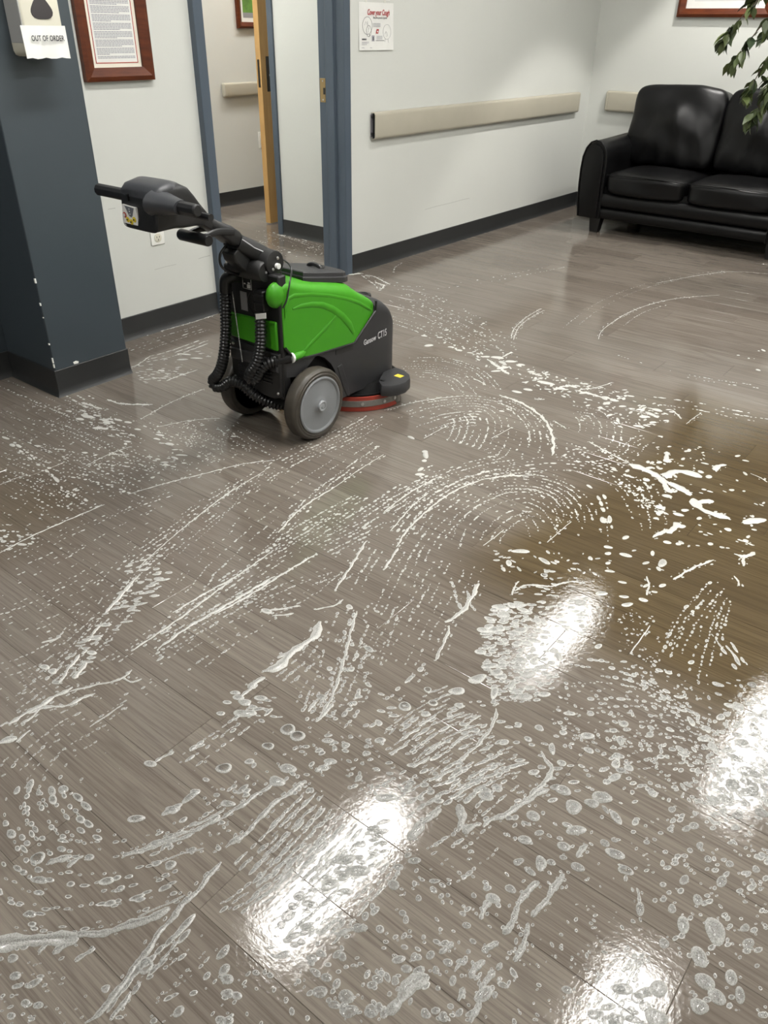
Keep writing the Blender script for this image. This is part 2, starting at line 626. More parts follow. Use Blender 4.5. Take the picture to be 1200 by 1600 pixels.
# scuffs left by trolleys on the paint
scuff = mat('scuff_grey', (.30, .30, .28), .6)
def scuff_mark(wall, x, pts, w):
    mb = MB()
    for i in range(len(pts) - 1):
        (ya, za), (yb, zb) = pts[i], pts[i + 1]
        mb.hexa([(x, ya, za), (x, yb, zb), (x + .0003, yb, zb), (x + .0003, ya, za)], [(x, ya, za + w), (x, yb, zb + w), (x + .0003, yb, zb + w), (x + .0003, ya, za + w)])
    mb.build('scuff_mark', scuff, bpy.data.objects[wall])
scuff_mark('wall_right', X_WALL_R, [(4.16, .249), (4.28, .252), (4.44, .251), (4.58, .253), (4.66, .251)], .0016)
scuff_mark('wall_left', X_WALL_L, [(2.14, .272), (2.20, .274), (2.26, .273)], .0012)
scuff_mark('wall_left', X_WALL_L, [(2.39, .274), (2.43, .276), (2.46, .276)], .0018)
scuff_mark('wall_left', X_WALL_L, [(1.955, .553), (1.99, .553)], .0015)
# ------------------------------------------------------------------ guard rails
def guard_rail(name, label, origin, along, normal, length, z0, z1, open_start=False):
    """beige crash rail; origin on the wall at its start"""
    a, n = Vector(along), Vector(normal)
    o3 = Vector(origin)
    t = thing(name, label, 'guard rail', (o3.x, o3.y, 0), 'beige wall guard rails')
    h = z1 - z0
    D = .036
    outer = [(.006, 0), (.020, 0)]
    R = .016
    for i in range(5):
        q = math.pi / 2 * i / 4
        outer.append((D - R + R * math.sin(q), R - R * math.cos(q)))
    for i in range(5):
        q = math.pi / 2 * i / 4
        outer.append((D - R + R * math.cos(q), h - R + R * math.sin(q)))
    outer += [(.020, h), (.006, h)]
    inner = []
    th = .0035
    for (d, zz) in reversed(outer):
        inner.append((max(d - th, .006) if d > .0061 else .006, min(max(zz, th), h - th)))
    prof = outer + inner
    def ring(s, pr):
        p = a * s
        return [(p.x + n.x * d, p.y + n.y * d, z0 + zz) for d, zz in pr]
    MB().loft([ring(0, prof), ring(length - .03, prof)]).build('cover', M['beige'], t, smooth=True)
    # end cap at the far end
    capp = outer
    small = [(max(.006, d - .008), min(max(zz, .008), h - .008)) for d, zz in outer]
    MB().loft([ring(length - .029, capp), ring(length - .008, capp), ring(length, small)]).build('end_cap', M['beige'], t, smooth=True)
    if not open_start:
        MB().loft([ring(-.024, small), ring(-.016, capp), ring(-.001, capp)]).build('end_cap', M['beige'], t, smooth=True)
    # aluminium / plastic retainer behind the cover
    def box_r(s0, s1, d0, d1, za, zb, nm, m_):
        p0, p1 = a * s0, a * s1
        MB().hexa([(p0 + n * d0) + Vector((0, 0, za)), (p1 + n * d0) + Vector((0, 0, za)), (p1 + n * d1) + Vector((0, 0, za)), (p0 + n * d1) + Vector((0, 0, za))],
                  [(p0 + n * d0) + Vector((0, 0, zb)), (p1 + n * d0) + Vector((0, 0, zb)), (p1 + n * d1) + Vector((0, 0, zb)), (p0 + n * d1) + Vector((0, 0, zb))]).build(nm, m_, t)
    box_r(.002, length - .05, .001, .008, z0 + .012, z1 - .012, 'retainer', M['greyplastic'])
    if open_start:
        box_r(.012, length - .05, .009, .030, z0 + .006, z1 - .006, 'core', M['beigedark'])
        for zz in (z0 + .022, z1 - .028):
            box_r(-.001, .02, .006, .018, zz, zz + .012, 'clip', M['beigedark'])
    return t


guard_rail('wall_guard_rail', 'long beige guard rail on the wall between doorway and sofa corner', (X_WALL_R, 3.625, 0), (0, 1, 0), (1, 0, 0), 2.41, .685, .818, True)
guard_rail('wall_guard_rail', 'beige guard rail partly hidden behind the sofa', (-2.805, Y_BACK, 0), (1, 0, 0), (0, -1, 0), 1.9, .690, .826)
guard_rail('wall_guard_rail', 'short beige guard rail in the room beyond the doorway', (X_HALL, 4.395, 0), (0, 1, 0), (1, 0, 0), 1.0, .752, .846)

# ------------------------------------------------------------------ framed pictures
def wood_frame(name, label, corner, along, normal, w, h, bar, depth=.028):
    """corner: lower-left on the wall"""
    a, n = Vector(along), Vector(normal)
    t = thing(name, label, 'picture', corner)
    up = Vector((0, 0, 1))
    def P(s, z, d):
        return a * s + up * z + n * d
    corners_o = [(0, 0), (w, 0), (w, h), (0, h)]
    corners_i = [(bar, bar), (w - bar, bar), (w - bar, h - bar), (bar, h - bar)]
    corners_m = [(bar * .35, bar * .35), (w - bar * .35, bar * .35), (w - bar * .35, h - bar * .35), (bar * .35, h - bar * .35)]
    for i in range(4):
        j = (i + 1) % 4
        mb = MB()
        rings = []
        for q in (i, j):
            o_, m_, i_ = corners_o[q], corners_m[q], corners_i[q]
            rings.append([P(*o_, .001), P(*o_, depth * .8), P(*m_, depth), P(*i_, depth * .55), P(*i_, .001)])
        mb.loft(rings)
        mb.build('frame_bar', M['wood'], t)
    return t, P


f1, P = wood_frame('framed_notice', 'wood-framed notice with red-bordered page of text beside the column', (X_WALL_L, 1.94, 1.013), (0, 1, 0), (1, 0, 0), .315, .44, .046)
def flat(P, s0, s1, z0, z1, d0, d1, name, m_, parent):
    mb = MB().hexa([P(s0, z0, d0), P(s1, z0, d0), P(s1, z0, d1), P(s0, z0, d1)], [P(s0, z1, d0), P(s1, z1, d0), P(s1, z1, d1), P(s0, z1, d1)])
    return mb.build(name, m_, parent)
flat(P, .044, .271, .044, .396, .002, .006, 'mat_board', M['cream'], f1)
pg = flat(P, .066, .250, .064, .376, .006, .0066, 'page', M['paper'], f1)
for (s0, s1, z0, z1) in [(.062, .254, .060, .0625), (.062, .254, .3775, .380), (.062, .0645, .060, .380), (.2515, .254, .060, .380)]:
    flat(P, s0, s1, z0, z1, .006, .0072, 'red_border', M['red'], f1)
tx = MB()
random.seed(3)
z = .352
para = 0
while z > .072:
    para += 1
    end = .243 if (para % 5) else random.uniform(.12, .21)
    s = .074
    while s < end:
        l_ = min(random.uniform(.006, .016), end - s)
        p0 = [P(s, z, .0066), P(s + l_, z, .0066), P(s + l_, z, .0069), P(s, z, .0069)]
        p1 = [P(s, z + .0032, .0066), P(s + l_, z + .0032, .0066), P(s + l_, z + .0032, .0069), P(s, z + .0032, .0069)]
        tx.hexa(p0, p1)
        s += l_ + .0016
    z -= .0049 if para % 5 else .0075
tx.build('printed_text', M['greyink'], pg)
flat(P, .115, .20, .362, .3675, .0066, .0069, 'printed_title', M['ink'], pg)

# picture above the sofa
f2, P = wood_frame('framed_picture', 'wide wood-framed picture with white mat on the wall above the sofa', (-2.40, Y_BACK, 1.290), (1, 0, 0), (0, -1, 0), .62, .46, .05, .034)
flat(P, .048, .572, .048, .412, .002, .008, 'mat_board', M['paper'], f2)
flat(P, .110, .510, .100, .36, .008, .0086, 'print', noisy('pale_print', (.5, .52, .45), (.2, .25, .17), 9, .5), f2)
flat(P, .102, .518, .0925, .0945, .008, .0086, 'inner_line', M['greyink'], f2)

# picture in the hall
f3, P = wood_frame('framed_landscape', 'dark wood-framed landscape on the far wall beyond the doorway', (X_HALL, 4.565, 1.188), (0, 1, 0), (1, 0, 0), .44, .36, .04)
flat(P, .038, .402, .038, .322, .002, .006, 'mat_board', M['paper'], f3)
flat(P, .066, .374, .098, .294, .006, .0066, 'print', noisy('green_print', (.15, .33, .05), (.06, .12, .03), 14, .5), f3)
flat(P, .066, .374, .066, .098, .006, .0067, 'print', mat('grey_print', (.25, .25, .26), .5), f3)

# ------------------------------------------------------------------ posters on the right wall
ps = thing('health_poster', 'laminated Cover your Cough sheet taped to the wall by the doorway', 'poster', (X_WALL_R, 3.531, 1.103))
RV, UV = Vector((0, 1, 0)), Vector((0, 0, 1))
def P(s, z, d):
    return Vector((d, s, z))
sh = MB()
rings = []
for i in range(9):
    s = .279 * i / 8
    wv = .0015 + .0022 * math.sin(i * .9) ** 2
    rings.append([P(s, 0, wv + .003), P(s, .1, wv), P(s, .208, .0012), P(s, .208, .0018), P(s, .1, wv + .0006), P(s, 0, wv + .0036)])
sh.loft(rings).build('sheet', M['paper'], ps, smooth=True)
d = .0062
text_mesh('heading', 'Cover your Cough', .034, M['red'], ps, P(.152, .165, d), RV, UV, shear=.25, space=1.04, sx=.66, bold=.0005)
text_mesh('subheading', 'Stop the spread of germs', .012, M['ink'], ps, P(.165, .143, d), RV, UV, sx=.92)
def ring_curve(cx, cz, rx, rz, w, name, m_):
    pts = [P(cx + rx * math.cos(q * math.pi / 12), cz + rz * math.sin(q * math.pi / 12), d) for q in range(25)]
    MB().tube(pts, w, 4, cap=False).build(name, m_, ps)
ring_curve(.062, .108, .038, .038, .0007, 'drawn_circle', M['ink'])
ring_curve(.074, .085, .020, .024, .0007, 'drawn_circle', M['ink'])
ring_curve(.222, .082, .033, .033, .0006, 'drawn_circle', M['greyink'])
def sketch(pts, name='drawn_line', m_='greyink', w=.0006):
    MB().tube([P(a, b, d) for a, b in pts], w, 4, cap=False).build(name, M[m_], ps)
sketch([(.04, .11), (.048, .125), (.058, .118), (.066, .102), (.072, .09), (.065, .075), (.058, .06)])
sketch([(.062, .128), (.068, .112), (.078, .104), (.074, .092)])
sketch([(.205, .072), (.214, .084), (.222, .078), (.226, .064), (.214, .06)])
sketch([(.208, .05), (.205, .036)])
sketch([(.232, .05), (.236, .034)])
sketch([(.078, .072), (.082, .064), (.076, .06)], m_='ink', w=.0012)
MB().hexa([P(.132, .074, d - .0005), P(.15, .074, d - .0005), P(.15, .074, d), P(.132, .074, d)], [P(.138, .093, d - .0005), P(.156, .093, d - .0005), P(.156, .093, d), P(.138, .093, d)]).build('emblem', M['red'], ps)
MB().hexa([P(.139, .079, d - .0005), P(.147, .079, d - .0005), P(.147, .079, d + .0003), P(.139, .079, d + .0003)], [P(.142, .087, d - .0005), P(.15, .087, d - .0005), P(.15, .087, d + .0003), P(.142, .087, d + .0003)]).build('emblem_centre', M['paper'], ps)
def greek(s0, s1, zs, m_='greyink', h=.0028):
    mb = MB()
    for i, zz in enumerate(zs):
        s = s0
        while s < s1:
            l_ = min(random.uniform(.005, .012), s1 - s)
            mb.hexa([P(s, zz, d - .0004), P(s + l_, zz, d - .0004), P(s + l_, zz, d), P(s, zz, d)], [P(s, zz + h, d - .0004), P(s + l_, zz + h, d - .0004), P(s + l_, zz + h, d), P(s, zz + h, d)])
            s += l_ + .002
    mb.build('small_print', M[m_], ps)
greek(.11, .168, [.104, .110, .116])
greek(.138, .185, [.049, .055, .061])
greek(.132, .20, [.042], 'ink', .0024)
greek(.02, .055, [.045], 'ink', .007)
greek(.02, .075, [.035, .030, .024])
greek(.018, .10, [.010])
MB().hexa([P(.098, .04, d - .0004), P(.12, .04, d - .0004), P(.12, .04, d - .0001), P(.098, .04, d - .0001)], [P(.098, .066, d - .0004), P(.12, .066, d - .0004), P(.12, .066, d - .0001), P(.098, .066, d - .0001)]).build('drawn_box', M['greyink'], ps)
MB().hexa([P(.106, .044, d - .0003), P(.113, .044, d - .0003), P(.113, .044, d + .0002), P(.106, .044, d + .0002)], [P(.106, .06, d - .0003), P(.113, .06, d - .0003), P(.113, .06, d + .0002), P(.106, .06, d + .0002)]).build('drawn_bottle', M['ink'], ps)

up_ = thing('upper_sheet', 'white sheet taped just above the Cover your Cough sheet', 'poster', (X_WALL_R, 3.51, 1.322))
MB().box(.001, .002, 0, .27, 0, .205).build('sheet', M['paper'], up_)
MB().box(.002, .0026, .07, .085, -.012, .02).build('tape', mat('clear_tape', (.7, .7, .64), .2), up_)
MB().box(.002, .0026, .22, .235, -.012, .02).build('tape', bpy.data.materials['clear_tape'], up_)

# ------------------------------------------------------------------ outlets
def outlet(name, label, loc, round_face=False):
    t = thing(name, label, 'outlet', loc)
    MB().box(0, .0055, -.036, .036, -.058 if not round_face else -.03, .058 if not round_face else .03).build('plate', M['white'], t, bevel=.003)
    if round_face:
        MB().lathe([(0, .0185), (.0075, .0185), (.008, .017)], (0, 0, 0), 'x', 24).build('socket', M['ivory'], t, smooth=True)
        for (dy, dz) in [(-.007, .004), (.007, .004), (0, -.008)]:
            MB().box(.007, .0086, dy - .0014, dy + .0014, dz - .0035, dz + .0035).build('slot', M['ink'], t)
    else:
        MB().box(.005, .008, -.017, .017, -.034, .034).build('rocker', M['ivory'], t, bevel=.002)
    return t


outlet('wall_outlet', 'small white wall outlet low on the wall beneath the framed notice', (X_WALL_L, 2.176, .405), True)
outlet('wall_switch_plate', 'white outlet plate low on the far wall beside the wooden door', (X_HALL, 4.742, .438))

# ------------------------------------------------------------------ hand dispenser on the column
ds = thing('hand_dispenser', 'cream wall dispenser with dark sensor window on the blue column', 'dispenser', (-2.67, 1.565, 1.112))
body = []
W = .068
for (z, dx, w) in [(0.0, .026, .052), (.004, .048, .062), (.016, .070, .067), (.035, .080, W), (.09, .082, W), (.20, .080, W), (.245, .07, .066), (.26, .05, .06)]:
    r = min(.010, dx * .3)
    body.append([(0, -w, z), (dx - r, -w, z), (dx - r * .3, -w + r * .3, z), (dx, -w + r, z), (dx, w - r, z), (dx - r * .3, w - r * .3, z), (dx - r, w, z), (0, w, z)])
MB().loft(body).build('housing', M['ivory'], ds, smooth=True, angle=50)
MB().box(.0, .0785, -W - .0008, -W + .004, .036, .24).build('side_panel', mat('grey_side', (.42, .42, .41), .4), ds, bevel=.002)
tri = []
for k in range(24):
    q = 2 * math.pi * k / 24 + math.pi / 2
    rr = .031 * (1 + .11 * math.cos(3 * (q - math.pi / 2)))
    tri.append((rr * math.cos(q) * 1.15, rr * math.sin(q) * .95))
MB().loft([[(.0800, .004 + a, .125 + b) for a, b in tri], [(.0838, .004 + a * .97, .125 + b * .97) for a, b in tri], [(.0842, .004 + a * .6, .125 + b * .6) for a, b in tri]]).build('sensor_window', mat('smoked_window', (.045, .04, .042), .3), ds, smooth=True)

sg = thing('paper_sign', 'white OUT OF ORDER paper taped to the front of the dispenser', 'sign', (-2.586, 1.565, 1.108))
rings = []
for i in range(10):
    s = -.078 + .150 * i / 9
    w0 = .004 * math.sin(i * 1.1) + .004
    rings.append([(.001 + w0, s, .002 * math.sin(i * 2)), (.001 + w0 * .5, s, .035), (.0008, s, .087), (.0014, s, .087), (.0016 + w0 * .5, s, .035), (.0016 + w0, s, .002 * math.sin(i * 2))])
MB().loft(rings).build('sheet', M['paper'], sg, smooth=True)
text_mesh('lettering', 'OUT OF ORDER', .0205, M['ink'], sg, (.0092, .002, .053), (0, 1, 0), (0, 0, 1), space=1.08, sx=.70, bold=.0004)
# ------------------------------------------------------------------ walk-behind floor scrubber
M['green'] = noisy('green_plastic', (.052, .29, .010), (.045, .265, .009), 6, .36, .45, obj=True, spec=.35)
M['charcoal'] = noisy('charcoal_plastic', (.020, .020, .022), (.027, .027, .029), 9, .42, .52, obj=True, bump=.1, bscale=300)
M['blackpl'] = noisy('black_plastic', (.0085, .0085, .009), (.012, .012, .012), 12, .36, .5, obj=True)
M['hose'] = mat('hose_black', (.008, .008, .0085), .33)
M['conblack'] = noisy('console_plastic', (.011, .011, .012), (.015, .015, .016), 15, .34, .46, obj=True)
M['contop'] = noisy('console_grey', (.045, .047, .052), (.038, .040, .045), 15, .32, .45, obj=True)
M['rubber'] = noisy('dirty_tyre', (.065, .055, .042), (.032, .028, .023), 14, .34, .55, obj=True)
M['hubgrey'] = noisy('hub_grey', (.205, .213, .222), (.185, .193, .202), 12, .42, .5, obj=True)
M['redrub'] = noisy('red_squeegee', (.36, .05, .03), (.28, .035, .022), 18, .42, .5, obj=True)
M['steelband'] = noisy('squeegee_steel', (.30, .29, .27), (.20, .19, .175), 20, .4, .55, obj=True, metal=.6)
M['yellow'] = mat('button_yellow', (.72, .56, .03), .4)
M['button_red'] = mat('button_red', (.42, .05, .03), .4)
M['label'] = mat('label_grey', (.30, .30, .31), .4)
M['sticker'] = mat('sticker_white', (.75, .75, .73), .45)
M['matteblack'] = mat('matte_black', (.006, .006, .006), .8, spec=.15)
M['letter'] = mat('lettering_silver', (.58, .58, .6), .4)
M['led'] = mat('panel_grey', (.14, .15, .17), .4)

sc = thing('floor_scrubber', 'green and charcoal walk-behind floor scrubber with tall black handle', 'floor scrubber', (-1.853, 1.771, 0))


def interp(x, xs, ys):
    return float(np.interp(x, xs, ys))


def body_ring(f, w, zb, zs, zt, n=7, wb=None):
    """closed cross-section in the (r, z) plane, symmetric; rounded shoulders from zs to zt"""
    wb = w if wb is None else wb
    right = [(wb, zb), (w, zb + (zs - zb) * .33), (w, zb + (zs - zb) * .66), (w, zs)]
    cr = min(w * .55, .055)
    for i in range(1, n + 1):
        q = math.pi / 2 * i / n
        right.append((w - cr + cr * math.cos(q), zs + (zt - zs) * math.sin(q)))
    right.append(((w - cr) * .5, zt + .002))
    pts = right + [(0, zt + .003)] + [(-a, b) for a, b in reversed(right)]
    return [(a, f, b) for a, b in pts]


# green tank
GF = [-.098, -.094, -.075, -.05, .0, .06, .12, .18, .235, .262, .29, .325, .350, .357]
gw = [.118, .126, .130, .131, .132, .132, .132, .132, .131, .130, .129, .127, .124, .120]
gzb = [.345, .335, .312, .285, .279, .276, .272, .268, .264, .277, .298, .324, .343, .350]
gzs = [.505, .515, .520, .512, .495, .478, .461, .443, .425, .413, .400, .384, .372, .368]
gzt = [.535, .546, .549, .541, .525, .509, .495, .481, .466, .447, .428, .409, .394, .388]
rings = [body_ring(f, w, a, b, c) for f, w, a, b, c in zip(GF, gw, gzb, gzs, gzt)]
tank = MB().loft(rings).build('tank', M['green'], sc, smooth=True, angle=48)
# raised relief on the tank sides: rim line and arched ribs
for s in (1, -1):
    xo = .1325 * s
    rib = [(-.055, .452), (-.02, .453), (.03, .447), (.08, .434), (.13, .409), (.18, .372), (.215, .335), (.236, .30)]
    pts = [Vector((xo, a, b)) for a, b in rib]
    MB().tube(pts, [.003, .007, .009, .010, .011, .012, .012, .006], 8, ref=(1, 0, 0), squash=.3).build('tank_rib', M['green'], tank, smooth=True)
    rib2 = [(-.03, .297), (.03, .325), (.09, .353), (.15, .384)]
    MB().tube([Vector((xo, a, b)) for a, b in rib2], [.004, .007, .007, .003], 8, ref=(1, 0, 0), squash=.3).build('tank_rib', M['green'], tank, smooth=True)
    # shoulder crease
    cre = [(-.085, .43), (-.083, .465), (-.07, .486), (-.045, .491), (.03, .479), (.12, .455), (.20, .427), (.27, .397), (.335, .357)]
    MB().tube([Vector((.1305 * s, a, b)) for a, b in cre], [.003, .005, .007, .008, .008, .008, .007, .006, .003], 8, ref=(1, 0, 0), squash=.35).build('tank_rim', M['green'], tank, smooth=True)
# rounded lug at the rear top corner
for s in (1,):
    rr = []
    for i in range(9):
        q = -math.pi / 2 + math.pi * i / 8
        ring = []
        for k in range(14):
            p = 2 * math.pi * k / 14
            ring.append((.110 * s + .021 * math.cos(q) * math.cos(p) * 1.05, -.105 + .036 * math.sin(q), .502 + .040 * math.cos(q) * math.sin(p)))
        rr.append(ring)
    MB().loft(rr).build('tank_lug', M['green'], tank, smooth=True)
# drain spout
MB().lathe([(-.012, .013), (.01, .014), (.035, .013), (.05, .006)], (.128, -.055, .296), 'y', 18).build('drain_spout', M['green'], tank, smooth=True)
MB().lathe([(0, .0165), (.004, .0175), (.008, .0165)], (.128, -.072, .296), 'y', 18).build('hose_clamp', M['sticker'], tank, smooth=True)

# lid
def lid_poly(k):
    base = [(-.093, .035), (.093, .035), (.098, .07), (.096, .235), (.075, .272), (.04, .290), (0, .296), (-.04, .290), (-.075, .272), (-.096, .235), (-.098, .07)]
    cx, cy = 0, .165
    return [(cx + (a - cx) * k, cy + (b - cy) * k) for a, b in base]
def lz(b):
    return .522 - .195 * (b - .035)
r0 = [(a, b, lz(b) - .014) for a, b in lid_poly(1.0)]
r1 = [(a, b, lz(b) + .001) for a, b in lid_poly(1.0)]
r2 = [(a, b, lz(b) + .004) for a, b in lid_poly(.985)]
r3 = [(a, b, lz(b) + .005) for a, b in lid_poly(.95)]
r4 = [(a, b, lz(b) + .016) for a, b in lid_poly(.94)]
r5 = [(a, b, lz(b) + .019) for a, b in lid_poly(.91)]
r6 = [(a, b, lz(b) + .020) for a, b in lid_poly(.5)]
lid = MB().loft([r0, r1, r2, r3, r4, r5, r6]).build('lid', M['charcoal'], sc, smooth=True, angle=25)
grip = []
for i in range(9):
    q = math.pi * i / 8
    grip.append((-.028 * math.cos(q), .185 + .004, lz(.185) + .019 + .010 * math.sin(q)))
MB().tube(grip, .007, 8, ref=(0, 1, 0)).build('lid_grip', M['blackpl'], lid, smooth=True)
MB().lathe([(0, .03), (.0015, .031), (.002, .026)], (.0, .197, lz(.197) + .0195), 'z', 20).build('grip_recess', M['blackpl'], lid, smooth=True)

# charcoal lower body and nose
def arch(f):
    d = .152 ** 2 - f * f
    base = .075
    if d > 0:
        return max(base, .128 + math.sqrt(d))
    return base
CF = [-.118, -.108, -.085, -.05, 0, .05, .09, .12, .14, .150, .156, .20, .25, .30, .352, .358, .37, .40, .43, .46, .485, .505, .522, .534, .540]
rings = []
for f in CF:
    w = interp(f, [-.12, -.1, -.07, .30, .42, .45, .482, .51, .53, .54], [.105, .120, .1275, .1275, .128, .1255, .112, .088, .060, .036])
    top = interp(f, [-.12, -.098, -.07, -.05, .235, .30, .352, .358, .37, .40, .43, .46, .485, .505, .522, .534, .54],
                 [.29, .30, .293, .288, .268, .309, .349, .392, .390, .379, .364, .342, .316, .288, .252, .220, .20])
    zb = arch(f)
    if f < .05:
        zb = interp(f, [-.118, -.1, -.06, 0, .05], [.258, .238, .222, .240, .262])
    if f > .2:
        zb = interp(f, [.2, .3, .45, .54], [.078, .074, .078, .10])
    zb = min(zb, top - .006)
    sh = top - max(.004, min(.045, (top - zb) * .3))
    if .358 <= f:
        rings.append(body_ring(f, w, zb, sh, top))
    else:
        rings.append(body_ring(f, w, zb, top - .004, top))
low = MB().loft(rings).build('lower_body', M['charcoal'], sc, smooth=True, angle=42)
# edge strip between tank and lower body
for s in (1, -1):
    seam = [(.1315 * s, a, b) for a, b in [(-.095, .335), (-.052, .2835), (.05, .2745), (.15, .2685), (.238, .2625), (.30, .3085), (.357, .350), (.358, .385)]]
    MB().tube(seam, .0046, 6).build('seam', M['blackpl'], low)
    MB().hexa([(.126 * s, .145, .245), (.1292 * s, .145, .245), (.1292 * s, .235, .240), (.126 * s, .235, .240)],
              [(.126 * s, .145, .262), (.1292 * s, .145, .262), (.1292 * s, .235, .258), (.126 * s, .235, .258)]).build('grip_slot', M['blackpl'], low)
    # pointed fender tips beside the wheels
    MB().prism([(.150, .20), (.175, .205), (.205, .12), (.214, .072), (.198, .078), (.178, .12)], 'x', .118 * s, .1305 * s).build('fender_tip', M['charcoal'], low, bevel=.003)
# filler cap on the nose
fc = MB().lathe([(0, .034), (.012, .034), (.014, .030), (.014, .024), (.010, .022), (.010, .0)], (.01, .425, .358), 'z', 28, False).build('filler_cap', M['blackpl'], sc, smooth=True)
MB().box(-.016, .036, .4215, .4285, .366, .3745).build('cap_grip', M['blackpl'], fc, bevel=.001)
# lettering
text_mesh('lettering', 'Gansow', .0275, M['letter'], sc, (.1296, .327, .249), (0, 1, 0.045), (0, 0, 1), space=1.0, sx=.76, bold=.0004)
text_mesh('lettering', 'CT15', .036, M['letter'], sc, (.1296, .3975, .2535), (0, 1, 0.045), (0, 0, 1), space=1.0, sx=.63, bold=.0004)

# chassis and rear panels
MB().box(-.108, .108, -.088, .20, .125, .30).build('chassis', M['matteblack'], sc)
YR = -.098
rp = MB().loft([[(-.122, YR - .004, .155), (-.122, YR + .03, .155), (.122, YR + .03, .155), (.122, YR - .004, .155)],
                [(-.124, YR - .004, .56), (-.124, YR + .03, .56), (.124, YR + .03, .56), (.124, YR - .004, .56)]]).build('rear_frame', M['blackpl'], sc, bevel=.006)
MB().hexa([(-.108, YR - .012, .327), (.108, YR - .012, .322), (.108, YR, .322), (-.108, YR, .327)], [(-.108, YR - .012, .407), (.108, YR - .012, .417), (.108, YR, .417), (-.108, YR, .407)]).build('rear_tank_panel', M['green'], sc, bevel=.005)
lp = MB().loft([[(a, YR - .014, b) for a, b in [(-.112, .316), (.112, .312), (.116, .170), (.075, .155), (-.09, .160), (-.112, .18)]],
                [(a, YR - .003, b) for a, b in [(-.116, .32), (.116, .316), (.12, .167), (.078, .15), (-.093, .156), (-.116, .177)]]]).build('louvre_panel', M['blackpl'], sc, bevel=.003)
for c in (-.055, .055):
    for i in range(7):
        zz = .205 + i * .0125
        MB().box(c - .024, c + .024, YR - .0172, YR - .013, zz, zz + .0055).build('louvre', M['hose'], lp, bevel=.0012)
for (a, b) in [(-.095, .306), (.098, .302), (.104, .180), (-.098, .19)]:
    MB().lathe([(0, .0052), (-.003, .0048), (-.0045, .003)], (a, YR - .0142, b), 'y', 12).build('screw', M['steel'], lp, smooth=True)
for (a, b) in [(-.055, .545), (-.005, .548)]:
    MB().lathe([(0, .008), (-.006, .0075), (-.008, .0045)], (a, YR - .005, b), 'y', 12).build('bolt', M['steel'], rp, smooth=True)
# icon plate, data label
ic = MB().box(-.034, .004, YR - .0055, YR - .004, .498, .532).build('icon_plate', M['blackpl'], sc)
for (a, b, c, d_) in [(-.034, .004, .4975, .4990), (-.034, .004, .5310, .5325), (-.0348, -.0336, .4975, .5325), (.0030, .0042, .4975, .5325)]:
    MB().box(a, b, YR - .0068, YR - .005, c, d_).build('icon_line', M['sticker'], ic)
MB().box(-.016, .0, YR - .0068, YR - .005, .501, .513).build('icon_machine', M['sticker'], ic, bevel=.001)
MB().box(-.012, -.002, YR - .0068, YR - .005, .514, .520).build('icon_machine', M['sticker'], ic, bevel=.001)
MB().box(-.029, -.022, YR - .0068, YR - .005, .511, .515).build('icon_arrow', M['sticker'], ic)
MB().box(-.052, -.022, YR - .0055, YR - .004, .425, .485).build('data_label', M['label'], sc)
# connector block with tag
cb = MB().box(.040, .082, YR - .034, YR - .002, .445, .512).build('connector_block', M['blackpl'], sc, bevel=.004)
for zz in (.470, .495):
    MB().box(.037, .085, YR - .037, YR - .03, zz, zz + .006).build('connector_rib', M['conblack'], cb, bevel=.001)
MB().hexa([(.064, YR - .052, .428), (.104, YR - .047, .438), (.104, YR - .045, .438), (.064, YR - .050, .428)],
          [(.064, YR - .052, .445), (.104, YR - .047, .455), (.104, YR - .045, .455), (.064, YR - .050, .445)]).build('tag', M['sticker'], cb)
loop = [(.05, YR - .02, .512), (.027, YR - .03, .50), (.012, YR - .032, .47), (.022, YR - .03, .445), (.042, YR - .03, .43)]


def smooth_path(pts, n=12, closed=False):
    pts = [Vector(p) for p in pts]
    out = []
    for i in range(len(pts) - 1):
        p0, p1, p2, p3 = pts[max(i - 1, 0)], pts[i], pts[i + 1], pts[min(i + 2, len(pts) - 1)]
        for k in range(n):
            t = k / n
            out.append(.5 * ((2 * p1) + (p2 - p0) * t + (2 * p0 - 5 * p1 + 4 * p2 - p3) * t * t + (3 * p1 - p0 - 3 * p2 + p3) * t ** 3))
    out.append(pts[-1])
    return out


MB().tube(smooth_path(loop), .0022, 6).build('cable', M['hose'], sc, smooth=True)


def resample(path, step):
    out = [path[0]]
    acc = 0
    for i in range(1, len(path)):
        a, b = path[i - 1], path[i]
        L = (b - a).length
        while acc + L >= step:
            t = (step - acc) / L
            a = a + (b - a) * t
            out.append(a)
            L = (b - a).length
            acc = 0
        acc += L
    return out


def ribbed_hose(name, pts, rad, mat_='hose'):
    p = resample(smooth_path(pts, 16), .0028)
    rads = [rad * (1.0 if (i % 4) in (0, 1) else .76) for i in range(len(p))]
    return MB().tube(p, rads, 12).build(name, M[mat_], sc, smooth=True, angle=80)


# vacuum hose: elbow at the top left, long drop, loop near the floor, back under the machine
MB().tube(smooth_path([(-.050, YR - .004, .530), (-.058, YR - .03, .534), (-.072, YR - .042, .522), (-.076, YR - .044, .485)], 8), .0195, 14).build('hose_elbow', M['hose'], sc, smooth=True)
ribbed_hose('vacuum_hose', [(-.076, YR - .044, .49), (-.081, YR - .046, .43), (-.087, YR - .048, .36), (-.096, YR - .055, .29), (-.112, YR - .062, .232),
                            (-.136, YR - .066, .195), (-.162, YR - .062, .172), (-.158, YR - .06, .150), (-.128, YR - .055, .155), (-.088, YR - .045, .182),
                            (-.045, YR - .035, .178), (.0, YR - .02, .145), (.04, YR + .02, .115), (.06, YR + .07, .10)], .0190)
